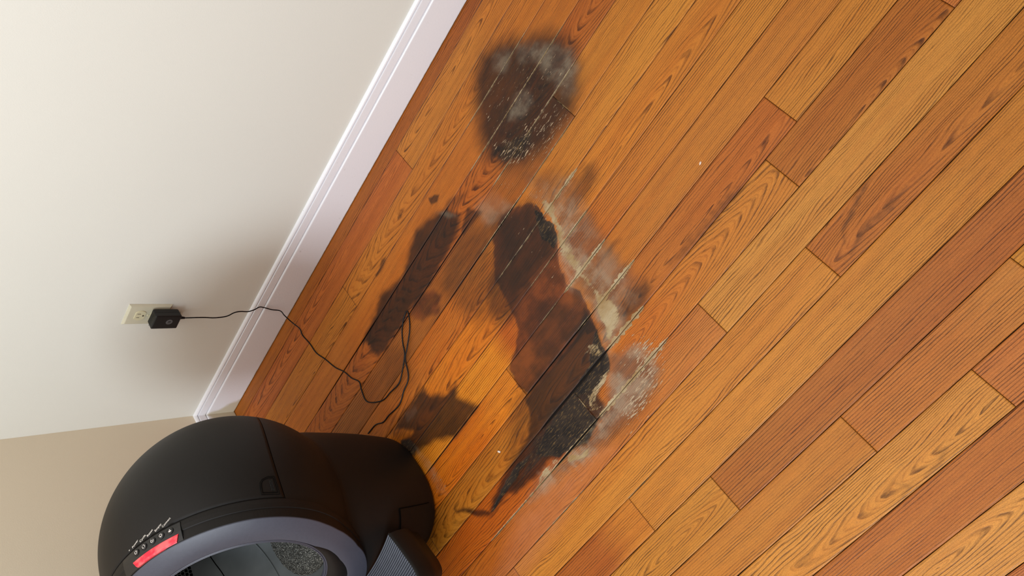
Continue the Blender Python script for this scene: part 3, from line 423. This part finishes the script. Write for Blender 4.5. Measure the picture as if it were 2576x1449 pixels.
for cz in (0.0209, -0.0195):
    P = d_outline(0.0168, 0, 0.0134); n = len(P); V = []
    for s_, yy in ((1.04, -0.0058), (1.04, -0.0063), (1.0, -0.0063), (0.97, -0.0078)):
        V += [(q[0]*s_, yy, cz+q[1]*s_) for q in P]
    F = grid_faces(4, n, True)+[tuple(range(3*n, 4*n))]
    rec = mesh_obj('receptacle', V, F, ivory2, out_)
    if cz > 0:
        for (a_, b_, hw_, hh_) in ((-0.0064, 0.0045, 0.0008, 0.0038), (0.0064, 0.0045, 0.0008, 0.0046)):
            bm = bevel_box((a_-hw_, -0.0081, cz+b_-hh_), (a_+hw_, -0.0070, cz+b_+hh_), 0.0002, 1); bm_obj('slot', bm, darkslot, rec)
        bm = bevel_box((-0.0024, -0.0081, cz-0.0098), (0.0024, -0.0070, cz-0.0052), 0.0011, 2); bm_obj('ground_hole', bm, darkslot, rec)
bm = bmesh.new(); bmesh.ops.create_cone(bm, cap_ends=True, segments=20, radius1=0.0032, radius2=0.0026, depth=0.0012, matrix=Matrix.Translation((0, -0.0064, 0)) @ Matrix.Rotation(math.pi/2, 4, 'X'))
bm_obj('screw', bm, ivory2, out_)

# ---------------------------------------------------------------- power adapter with its cord
blk = plain('black_plastic', srgb(22, 22, 23), 0.45, 0.4, 200, 0.1, 0.15)
blk2 = plain('cord_rubber', srgb(12, 11, 14), 0.5, 0.3)
greyd = plain('grey_print', srgb(92, 92, 94), 0.5)
ad = empty('power_adapter', (0.448, 0.005, 0.3955), 'black wall plug power adapter with thin black cord running over the baseboard to the floor', 'power adapter')
def rel(p): return (p[0]-0.448, p[1]-0.005, p[2]-0.3955)
bm = bevel_box((-0.0237, -0.0308, -0.0352), (0.0237, -0.0012, 0.0352), 0.0032, 3)
for v in bm.verts:
    if v.co.y > -0.016: k = 1-0.03*(v.co.y+0.016)/0.015; v.co.x *= k; v.co.z *= k
bm_obj('housing', bm, blk, ad)
pts = [(-0.0240, -0.0355), (0.0240, -0.0355), (0.0240, 0.0355), (-0.0240, 0.0355)]
V = [(x_*1.0, yy, z_*1.0) for yy in (-0.0152, -0.0160) for x_, z_ in pts]
mesh_obj('housing_seam', V, grid_faces(2, 4, True), plain('seam_black', srgb(12, 12, 12), 0.6), ad)
bm = bmesh.new(); bmesh.ops.create_cone(bm, cap_ends=True, segments=40, radius1=0.0088, radius2=0.0088, depth=0.0003, matrix=Matrix.Translation((0.002, -0.03085, -0.006)) @ Matrix.Rotation(math.pi/2, 4, 'X'))
dsc = bm_obj('logo_disc', bm, greyd, ad)
bm = bmesh.new()
def mini(bm, lo, hi):
    r = bmesh.ops.create_cube(bm, size=1.0)
    for v in r['verts']:
        for i in range(3): v.co[i] = lo[i]+(v.co[i]+0.5)*(hi[i]-lo[i])
for dz in (-0.0024, 0.0, 0.0024): mini(bm, (-0.0010, -0.0313, -0.006+dz-0.0005), (0.0050, -0.0310, -0.006+dz+0.0005))
mini(bm, (0.0045, -0.0313, -0.0094), (0.0056, -0.0310, -0.0026))
bm_obj('logo_mark', bm, blk, dsc)
V, F = tube_mesh([(0.006, -0.018, -0.035), (0.006, -0.0185, -0.039), (0.0065, -0.0195, -0.045), (0.0085, -0.0225, -0.0505)], [0.0048, 0.0046, 0.0036, 0.0026], 14)
mesh_obj('strain_relief', V, F, blk2, ad, True)
cp = [rel(p) for p in CABLE]; cp[0] = (0.0085, -0.0225, -0.049)
V, F = tube_mesh(catmull(cp, 5), 0.0017, 10)
mesh_obj('cord', V, F, blk2, ad, True)

# ---------------------------------------------------------------- debris
chipm = plain('white_chip', srgb(225, 205, 190), 0.7)
def chip(px, py, s, rot, label, cat='crumb'):
    rs = np.random.RandomState(int(px*1000)); bm = bmesh.new(); bmesh.ops.create_icosphere(bm, subdivisions=2, radius=1.0)
    for v in bm.verts:
        v.co = Vector((v.co.x*s*1.6, v.co.y*s*0.8, v.co.z*s*0.5)) * (1+0.18*rs.uniform(-1, 1))
    o = bm_obj('paint_chip', bm, chipm); o.location = (px, py, s*0.45); o.rotation_euler = (0, 0, rot); o['label'] = label; o['category'] = cat
chip(0.7902, -0.8346, 0.0030, -0.9, 'larger white chip lying on the orange boards between the black stain and the litter box')
chip(1.6012, -0.7812, 0.0022, 0.4, 'tiny pale chip lying on the clean boards far from the stain')

# ---------------------------------------------------------------- self-cleaning litter box
C0 = np.array([0.403, -0.656, 0.0]); SC = np.array([0, 0, 0.46])
n_ = np.array([0, -0.965, 0.262]); n_ /= np.linalg.norm(n_); u_ = np.array([0, -n_[2]*-1.0, 0.0]); u_ = np.array([0.0, 0.262, 0.965]); u_ /= np.linalg.norm(u_)
xh = np.array([1.0, 0, 0])
def ring(d, r, ph): return SC + n_*d + xh*(r*math.sin(ph)) + u_*(r*math.cos(ph))
RS = 0.2603
box = empty('litter_box', tuple(C0), 'round black automatic litter box with a glowing red light bar in the room corner', 'litter box')
shell = plain('charcoal_shell', srgb(*(24, 21, 19)), 0.50, 0.25, 300, 0.06, 0.25, 2600)
face_m = plain('slate_front_ring', srgb(*(66, 68, 80)), 0.40, 0.5, 200, 0.05, 0.15, 2600)
inner_m = plain('globe_liner', srgb(*(124, 130, 132)), 0.55, 0.4, 9, 0.18)
black_m = plain('deep_black', srgb(3, 3, 3), 0.8, 0.1)
def z_seam(y): return 0.0125-0.19*y-1.35*y*y
# bonnet
V = []; nd, nph = 90, 120
ds = [ -RS + (RS+0.0858)*(1-math.cos(math.pi/2*(i/(nd-1))**1.0)) for i in range(nd)]
for d in ds:
    r = math.sqrt(max(RS*RS-d*d, 0)); lo, hi = 0.0, math.pi
    def above(ph): q = ring(d, r, ph)-SC; return q[2] > z_seam(q[1])+0.0007
    if above(math.pi): pm = math.pi
    else:
        for _ in range(40):
            mid = (lo+hi)/2
            if above(mid): lo = mid
            else: hi = mid
        pm = lo
    for j in range(nph): V.append(ring(d, r, pm*(2*j/(nph-1)-1)))
bon = mesh_obj('bonnet', V, [f[::-1] for f in grid_faces(nd, nph)], shell, box, True)
sm = bon.modifiers.new('shell', 'SOLIDIFY'); sm.thickness = 0.003; sm.offset = -1
# dark inner sphere behind the joints
V = []; nd2 = 40
for i in range(nd2):
    d = -0.2555+(0.2555+0.088)*i/(nd2-1); r = math.sqrt(max(0.2555**2-d*d, 0))
    for j in range(72): V.append(ring(d, r, 2*math.pi*j/72))
mesh_obj('inner_drum', V, grid_faces(nd2, 72, True), black_m, box, True)
# base: lower half of the sphere, waist, pedestal
def sup(a, b, cy, al, e=2.4):
    c, s = math.cos(al), math.sin(al)
    r = (abs(c/a)**e+abs(s/b)**e)**(-1/e); return (r*c, cy+r*s)
ZA = [0.0, 0.003, 0.008, 0.02, 0.06, 0.10, 0.15, 0.20, 0.25, 0.285]
AA = [0.148, 0.153, 0.157, 0.160, 0.168, 0.175, 0.182, 0.189, 0.196, 0.200]
BA = [0.152, 0.157, 0.161, 0.165, 0.171, 0.178, 0.184, 0.190, 0.196, 0.200]
CA = [-0.026, -0.026, -0.026, -0.025, -0.022, -0.018, -0.013, -0.008, -0.003, 0.0]
EA = [2.4, 2.4, 2.4, 2.4, 2.4, 2.35, 2.3, 2.2, 2.1, 2.0]
na = 180
def ped(z, al, off=0.0):
    a = np.interp(z, ZA, AA)+off; b = np.interp(z, ZA, BA)+off; cy = np.interp(z, ZA, CA); e = np.interp(z, ZA, EA)
    x_, y_ = sup(a, b, cy, al, e); return (x_, y_, z)
zs = [0.0, 0.003, 0.008, 0.014, 0.02]+list(np.linspace(0.03, 0.285, 36)); V = []
for z in zs:
    for k in range(na): V.append(ped(z, 2*math.pi*k/na))
zr0 = 0.296
for i in range(50):
    t_ = i/49
    for k in range(na):
        al = 2*math.pi*k/na
        # upper limit is the seam curve
        zt = 0.0
        for _ in range(12):
            rr = math.sqrt(max(RS*RS-zt*zt, 0)); zt = min(max(z_seam(rr*math.sin(al)), -0.12), 0.05)-0.0007
        z = zr0+(0.46+zt-zr0)*t_; rr = math.sqrt(max(RS*RS-(z-0.46)**2, 0)); V.append((rr*math.cos(al), rr*math.sin(al), z))
F = grid_faces(len(zs)+50, na, True)
Vn = np.array(V); keep = []
for f in F:
    q = Vn[list(f)].mean(0)-SC
    if q@n_ > 0.0985 and math.hypot(q[0], q@u_) < 0.262 and q[2] > -0.235: continue
    keep.append(f)
keep.append(tuple(range(na))[::-1])
mesh_obj('base', V, keep, shell, box, True)
# outer edge of the front ring (oval towards the step)
RT = [(0, .2355), (20, .2365), (40, .239), (75, .242), (100, .2385), (115, .237), (125, .2385), (137, .2455), (148, .254), (155, .2655), (167, .283), (180, .303)]
def Rout(ph):
    a = abs(math.degrees(math.atan2(math.sin(ph), math.cos(ph)))); return float(np.interp(a, [q[0] for q in RT], [q[1] for q in RT]))
IT = [(0, .1835), (110, .1835), (121, .185), (133, .197), (150, .2095), (170, .236), (180, .245)]
def Rin(ph):
    a = abs(math.degrees(math.atan2(math.sin(ph), math.cos(ph)))); return float(np.interp(a, [q[0] for q in IT], [q[1] for q in IT]))
NP = 240
def loft(prof, name, mat, parent, smooth=True, nph=NP, p0=0, p1=None):
    V = []; wrap = p1 is None
    for fn in prof:
        for k in range(nph):
            ph = 2*math.pi*k/nph if wrap else p0+(p1-p0)*k/(nph-1)
            d, r = fn(ph); V.append(ring(d, r, ph))
    return mesh_obj(name, V, grid_faces(len(prof), nph, wrap), mat, parent, smooth)
k_ = lambda ph: max(1.0, Rout(ph)/0.2425)
cl = loft([lambda p: (0.080, .2440*k_(p)), lambda p: (0.0885, .2445*k_(p)), lambda p: (0.0892, .2455*k_(p)), lambda p: (0.098, .2458*k_(p)), lambda p: (0.1068, .2440*k_(p)), lambda p: (0.1074, .2432*k_(p)),
      lambda p: (0.1078, .2420*k_(p)), lambda p: (0.1265, Rout(p)+.0002), lambda p: (0.1270, Rout(p)-.001)], 'bezel', shell, box, False)
fr_ = loft([lambda p: (0.1262, Rout(p)-.0008), lambda p: (0.1278, Rout(p)-.0004), lambda p: (0.1290, Rout(p)-.0022), lambda p: (0.1290+.55*.0140, Rout(p)*.45+Rin(p)*.55), lambda p: (0.1428, Rin(p)+.0020), lambda p: (0.1425, Rin(p)+.0008), lambda p: (0.136, Rin(p)+.0002)],
      'front_ring', face_m, box, True)
rim = loft([lambda p: (0.136, .1832), lambda p: (0.1420, .1826), lambda p: (0.1428, .1812), lambda p: (0.1424, .1798), lambda p: (0.1400, .1794), lambda p: (0.1400, .1788), lambda p: (0.1418, .1784), lambda p: (0.1424, .1772), lambda p: (0.1418, .1758), lambda p: (0.134, .1752)],
      'globe_rim', face_m, box, False)
# entry lip below the opening
loft([lambda p: (0.1385, .1800), lambda p: (0.1425, .1822), lambda p: (0.1405, (.1822+Rin(p))/2), lambda p: (0.1375, Rin(p)+.0005), lambda p: (0.13, Rin(p)+.001)], 'entry_lip', shell, box, True, 90, math.radians(122), math.radians(238))
# globe interior
V = []; RG = 0.2200
dm_ = math.sqrt(RG*RG-0.1752**2)
for i in range(50):
    d = dm_-(dm_+RG)*(i/49); r = math.sqrt(max(RG*RG-d*d, 0))
    for j in range(96): V.append(ring(d, r, 2*math.pi*j/96))
gl = mesh_obj('globe_interior', V, [f[::-1] for f in grid_faces(50, 96, True)], inner_m, box, True)
def globe_pt(px, py, pz, lift=0.0):
    q = np.array([px, py, pz], float); q = q/np.linalg.norm(q)*(RG-lift); return q+SC
def ridge(pts, rad, name, mat, parent):
    P = [globe_pt(*p, 0.0002) for p in catmull(pts, 6)]; V, F = tube_mesh(P, rad, 6); mesh_obj(name, V, F, mat, parent, True)
ridge([(-0.166, 0.062, -0.150), (-0.163, 0.020, -0.162), (-0.158, -0.03, -0.168), (-0.148, -0.09, -0.165)], 0.0022, 'liner_ridge', inner_m, gl)
ridge([(-0.213, 0.085, -0.055), (-0.214, 0.05, -0.064), (-0.212, 0.01, -0.072), (-0.208, -0.06, -0.075)], 0.0012, 'liner_ridge', black_m, gl)
# grate of vent cells
V = []; F = []
base_v = globe_pt(-0.2235, 0.055, 0.048)-SC; base_v /= np.linalg.norm(base_v)
t1 = np.array([0, 0, 1.0]); t1 = t1-base_v*(t1@base_v); t1 /= np.linalg.norm(t1); t2 = np.cross(base_v, t1)
for a_ in range(-5, 6):
    for b_ in range(-7, 8):
        ca, cb = a_*0.0098, b_*0.0088+(0.0044 if a_ % 2 else 0)
        i0 = len(V)
        for (p_, q_) in ((-0.0038, -0.0026), (-0.0026, -0.0036), (0.0026, -0.0036), (0.0038, -0.0026), (0.0038, 0.0026), (0.0026, 0.0036), (-0.0026, 0.0036), (-0.0038, 0.0026)):
            w_ = base_v+(t1*(ca+p_)+t2*(cb+q_))/RG; V.append(globe_pt(*w_, 0.0007))
        F.append(tuple(range(i0, i0+8)))
gm = mesh_obj('vent_grate', V, F, black_m, gl)
# litter (loose granules)
def litter_mat():
    t = NT('grey_clay_litter'); o = t.obj()
    vo = t.n('ShaderNodeTexVoronoi'); t.put(vo.inputs['Vector'], o); vo.inputs['Scale'].default_value = 330
    n = t.noise(o, 500, 3, 0.7); c = t.mix(t.ramp(n, 0.35, 0.65), srgb(110, 112, 108), srgb(226, 224, 212))
    c = t.mix(t.ramp(vo.outputs['Distance'], 0.0, 0.6), c, srgb(66, 66, 62)); t.set(Base_Color=c, Roughness=0.9)
    t.bump(t.sub(n, vo.outputs['Distance']), 1.0, 0.002); return t.m
LZ = -0.171; V = []; rr = math.sqrt(0.2185**2-LZ*LZ); rs = np.random.RandomState(4)
for i in range(60):
    for j in range(140):
        q = rr*i/59; a_ = 2*math.pi*j/140
        z = LZ+0.0015*rs.uniform(-1, 1)+0.006*math.sin(q*30+a_)*(i/59)*(1-i/59)*3
        V.append((q*math.cos(a_), q*math.sin(a_), z+0.46))
lit = mesh_obj('cat_litter', V, grid_faces(60, 140, True), litter_mat()); lit.location = tuple(C0)
lit['label'] = 'loose grey clay granules lying inside the dark drum of the litter box'; lit['category'] = 'cat litter'; lit['kind'] = 'stuff'
# control panel on the upper right of the bezel
ph0, ph1 = math.radians(11.5), math.radians(44.0)
pan_p = [lambda p: (0.0896, .2450), lambda p: (0.0898, .2461), lambda p: (0.098, .2463), lambda p: (0.1075, .2452), lambda p: (0.118, .2424), lambda p: (0.1262, .2400), lambda p: (0.1264, .2380)]
pan = loft(pan_p, 'control_panel', plain('panel_black', srgb(26, 24, 24), 0.4), box, False, 40, ph0, ph1)
loft([lambda p: (0.0888, .2463), lambda p: (0.107, .2456), lambda p: (0.1268, .2388)], 'panel_seam', black_m, pan, False, 3, math.radians(44.0), math.radians(44.35))
def panel_frame(dd, ph):
    r = np.interp(dd, [0.0898, 0.098, 0.1075, 0.118, 0.1262], [.2468, .2468, .2453, .2424, .2400])
    P = ring(dd, r, ph); e = 1e-3; r2 = np.interp(dd+e, [0.0898, 0.098, 0.1075, 0.118, 0.1262], [.2468, .2468, .2453, .2424, .2400])
    a = ring(dd+e, r2, ph)-P; a /= np.linalg.norm(a); b = ring(dd, r, ph+e)-P; b /= np.linalg.norm(b)
    nn = np.cross(a, b); nn /= np.linalg.norm(nn)
    if nn@(P-SC) < 0: nn = -nn
    return P, a, b, nn   # a toward the front, b clockwise, nn outward
btnm = plain('button_black', srgb(14, 13, 13), 0.35); icm = plain('button_icon_white', srgb(235, 225, 220), 0.5)
def arc_pts(r, a0, a1, n=16): return [(r*math.cos(math.radians(a0+(a1-a0)*k/(n-1))), r*math.sin(math.radians(a0+(a1-a0)*k/(n-1)))) for k in range(n)]
def strip(fr, path, w_, lift):
    P, a, b, nn = fr; V = []; F = []; n = len(path)
    for k, (s_, t_) in enumerate(path):
        p0 = path[max(k-1, 0)]; p1 = path[min(k+1, n-1)]; dx, dy = p1[0]-p0[0], p1[1]-p0[1]; L_ = math.hypot(dx, dy) or 1
        ox, oy = -dy/L_*w_/2, dx/L_*w_/2
        for sg in (1, -1): V.append(P+b*(s_+sg*ox)-a*(t_+sg*oy)+nn*lift)
    for k in range(n-1): F.append((2*k, 2*k+1, 2*k+3, 2*k+2))
    return V, F
icons = ['power', 'cycle', 'reset', 'empty', 'connect']
for nm, phd in zip(icons, (21.2, 25.8, 30.5, 34.9, 39.3)):
    fr = panel_frame(0.0985, math.radians(phd)); P, a, b, nn = fr
    V = []; n = 28
    for (rr_, hh_) in ((0.0068, 0.0002), (0.0066, 0.0012), (0.0056, 0.0016), (0.0050, 0.0011)):
        for k in range(n): q = 2*math.pi*k/n; V.append(P+(a*math.cos(q)+b*math.sin(q))*rr_+nn*hh_)
    bt = mesh_obj('button', V, grid_faces(4, n, True)+[tuple(range(3*n, 4*n))], btnm, pan)
    VV, FF = [], []
    def addp(path, w_=0.0009):
        global VV, FF
        v, f = strip(fr, path, w_, 0.0014); o_ = len(VV); VV += v; FF += [tuple(i+o_ for i in q) for q in f]
    if nm == 'power': addp(arc_pts(0.0030, 125, 415)); addp([(0, 0.0008), (0, 0.0036)])
    elif nm == 'cycle': addp(arc_pts(0.0030, -40, 110)); addp(arc_pts(0.0030, 140, 290))
    elif nm == 'reset': addp(arc_pts(0.0031, 110, 400)); addp([(-0.0008, 0), (0.0010, 0)], 0.0016)
    elif nm == 'empty': addp(arc_pts(0.0028, -50, 230)); addp([(0.0, -0.0008), (0.0, -0.0036)], 0.0018)
    else: addp([(-0.0028, -0.002), (0.0, 0.0012), (0.0028, -0.002)], 0.0012); addp([(-0.0014, -0.0018), (0.0014, -0.0018)], 0.0022); addp([(-0.0008, 0.0016), (0.0008, 0.0016)], 0.0016)
    mesh_obj('icon', VV, FF, icm, bt)
# light bar
def red_mat():
    t = NT('red_light_bar'); o = t.obj(); n = t.noise(o, 60, 2)
    c = t.mix(t.ramp(n, 0.35, 0.65), srgb(255, 10, 46), srgb(255, 96, 96))
    t.set(Base_Color=srgb(200, 20, 30), Emission_Color=c, Emission_Strength=1.3, Roughness=0.3); return t.m
bar_p = [lambda p: (0.1120, .2430), lambda p: (0.1122, .2448), lambda p: (0.1136, .2456), lambda p: (0.1232, .2430), lambda p: (0.1254, .2418), lambda p: (0.1264, .2385)]
V = []; nb_ = 40
for jx, fn in enumerate(bar_p):
    for k in range(nb_):
        tt = k/(nb_-1); ins = (0.0, 0.0, 0.15, 1.2, 1.6, 1.8)[jx]
        p_ = math.radians((18.2+ins)+(42.6-ins*0.9-18.2-ins)*tt); d, r = fn(p_); V.append(ring(d, r, p_))
mesh_obj('light_bar', V, grid_faces(len(bar_p), nb_), red_mat(), pan, True)
# printed words beside the buttons
txm = plain('label_print', srgb(215, 208, 200), 0.5)
def text_mesh(body, size):
    cu = bpy.data.curves.new('t', 'FONT'); cu.body = body; cu.size = size; cu.align_x = 'LEFT'; cu.offset = size*0.012
    to = bpy.data.objects.new('t', cu); COL.objects.link(to); bpy.context.view_layer.update()
    dg = bpy.context.evaluated_depsgraph_get(); me = bpy.data.meshes.new_from_object(to.evaluated_get(dg)); bpy.data.objects.remove(to); return me
for wd_, (s0_, s1_) in TEXTS.items():
    a0, a1 = np.array(s0_), np.array(s1_)
    size = 0.0074; me = text_mesh(wd_, size)
    co = np.zeros(len(me.vertices)*3); me.vertices.foreach_get('co', co); co = co.reshape(-1, 3); wid = co[:, 0].max()
    if wd_ == '*': a1 = a0+(np.array(TEXTS['Power'][1])-np.array(TEXTS['Power'][0]))*0.25; size = 0.008
    tdir = a1-a0; L_ = np.linalg.norm(tdir); tdir /= L_; nn = (a0+a1)/2; nn /= np.linalg.norm(nn); up = np.cross(nn, tdir); up /= np.linalg.norm(up)
    k = L_/wid if wd_ != '*' else 1.0
    out = []
    for q in co:
        p = a0+tdir*q[0]*k+up*(q[1]-0.0)*0.74; p = p/np.linalg.norm(p)*(RS+0.0004); out.append(p+SC)
    me.vertices.foreach_set('co', np.array(out).ravel()); me.update(); me.materials.clear(); me.materials.append(txm)
    o = bpy.data.objects.new('printed_word', me); COL.objects.link(o); o.parent = bon
# release latch on the side of the bonnet (mirrored on the other side)
def latch(mir):
    P3 = [np.array(p)*np.array([mir, 1, 1]) for p in LATCH]; c = sum(P3)/len(P3)
    cen = c
    def pr(p, s_, lift): q = cen+(p-cen)*s_; return q/np.linalg.norm(q)*(RS+lift)+SC
    V = []; n = len(P3)
    for s_, l_ in ((1.24, 0.0000), (1.20, 0.0010), (1.06, 0.0010), (1.02, -0.0010), (0.96, -0.0010), (0.93, 0.0008)):
        V += [pr(p, s_, l_) for p in P3]
    F = grid_faces(6, n, True)+[tuple(range(5*n, 6*n))]
    if mir > 0: F = [f for f in F]
    lt = mesh_obj('latch', V, F, shell, box)
    V = []; F = []
    for s_ in (1.22, 1.0):
        P4 = [pr(p, s_, 0.0013) for p in P3]+[pr(P3[0], s_, 0.0013)]; v, f = tube_mesh(P4, 0.00055, 5); o_ = len(V); V += v; F += [tuple(i+o_ for i in q) for q in f]
    mesh_obj('latch_outline', V, F, black_m, lt)
    V = []; F = []
    a_, b_ = P3[7], P3[6]; c_ = P3[0]
    for k in range(3):
        t_ = 0.12+0.10*k; e0 = P3[0]*(1-t_)+P3[3]*t_; e1 = P3[6]*(1-t_)+P3[5]*t_
        path = [pr(e0*(1-s_)+e1*s_, 0.86, 0.0014) for s_ in np.linspace(0.05, 0.95, 6)]; v, f = tube_mesh(path, 0.0007, 5); o_ = len(V); V += v; F += [tuple(i+o_ for i in q) for q in f]
    mesh_obj('latch_ribs', V, F, shell, lt)
latch(1); latch(-1)
# waste drawer front: raised panel on the pedestal below the step
V = []; al0, al1 = math.radians(-38), math.radians(-142)
for z, off in ((0.026, -0.001), (0.027, 0.0016), (0.10, 0.0018), (0.136, 0.0018), (0.137, -0.001)):
    for k in range(60): V.append(ped(z, al0+(al1-al0)*k/59, off))
mesh_obj('drawer_front', V, grid_faces(5, 60), shell, box)
V = []; F = []
path = [ped(z, al0+0.012, 0.0014) for z in np.linspace(0.03, 0.138, 12)]+[ped(0.1385, al, 0.0016) for al in np.linspace(al0, math.radians(-75), 20)]
v, f = tube_mesh(path, 0.0010, 6); mesh_obj('drawer_gap', v, f, black_m, box)
# step
SZ = 0.203
def ybk(x_): return -0.222+1.95*x_*x_       # back edge follows the round body
def ytop(x_): return -0.335+0.9*x_*x_
step_o = [(0.146, ybk(0.146)), (0.152, -0.215), (0.157, -0.255), (0.159, -0.285), (0.152, -0.312), (0.130, -0.328), (0.10, -0.337), (0.05, -0.342), (0, -0.343)]
so = catmull([(a_, b_, 0) for a_, b_ in step_o], 4); so = [(q[0], q[1]) for q in so]
so = so+[(-q[0], q[1]) for q in so[-2::-1]]
V = []; ns = len(so); cy = -0.235
lv = [(SZ-0.006, 0.97), (SZ+0.000, 0.985), (SZ+0.0016, 0.993), (SZ+0.001, 1.004), (SZ-0.006, 1.018), (SZ-0.020, 1.03), (SZ-0.045, 1.02), (SZ-0.065, 0.96), (SZ-0.085, 0.84), (SZ-0.12, 0.72)]
for z, s_ in lv:
    for q in so: V.append((q[0]*s_, cy+(q[1]-cy)*(s_ if q[1] < cy else 1), z))
mesh_obj('step', V, [f for f in grid_faces(len(lv), ns)], shell, box, True)
V = []; nt_ = 26*10+1
hx = np.linspace(-1, 1, 61)
for i in range(nt_):
    s_ = i/(nt_-1)
    for h_ in hx:
        # rows run side to side, parallel to the back edge
        yb = s_
        xe = np.interp(-0.165-0.170*s_, [-0.345, -0.335, -0.32, -0.30, -0.27, -0.215, -0.165], [0.03, 0.115, 0.145, 0.154, 0.156, 0.152, 0.146])
        x_ = h_*xe; y_ = -0.200-0.137*s_+1.1*x_*x_*(1-s_)
        rib = abs(math.sin(math.pi*26*s_))**0.7; V.append((x_, y_, SZ-0.0055+0.0045*rib))
mesh_obj('step_tread', V, grid_faces(nt_, 61), plain('tread_grey', srgb(70, 74, 84), 0.45), box)
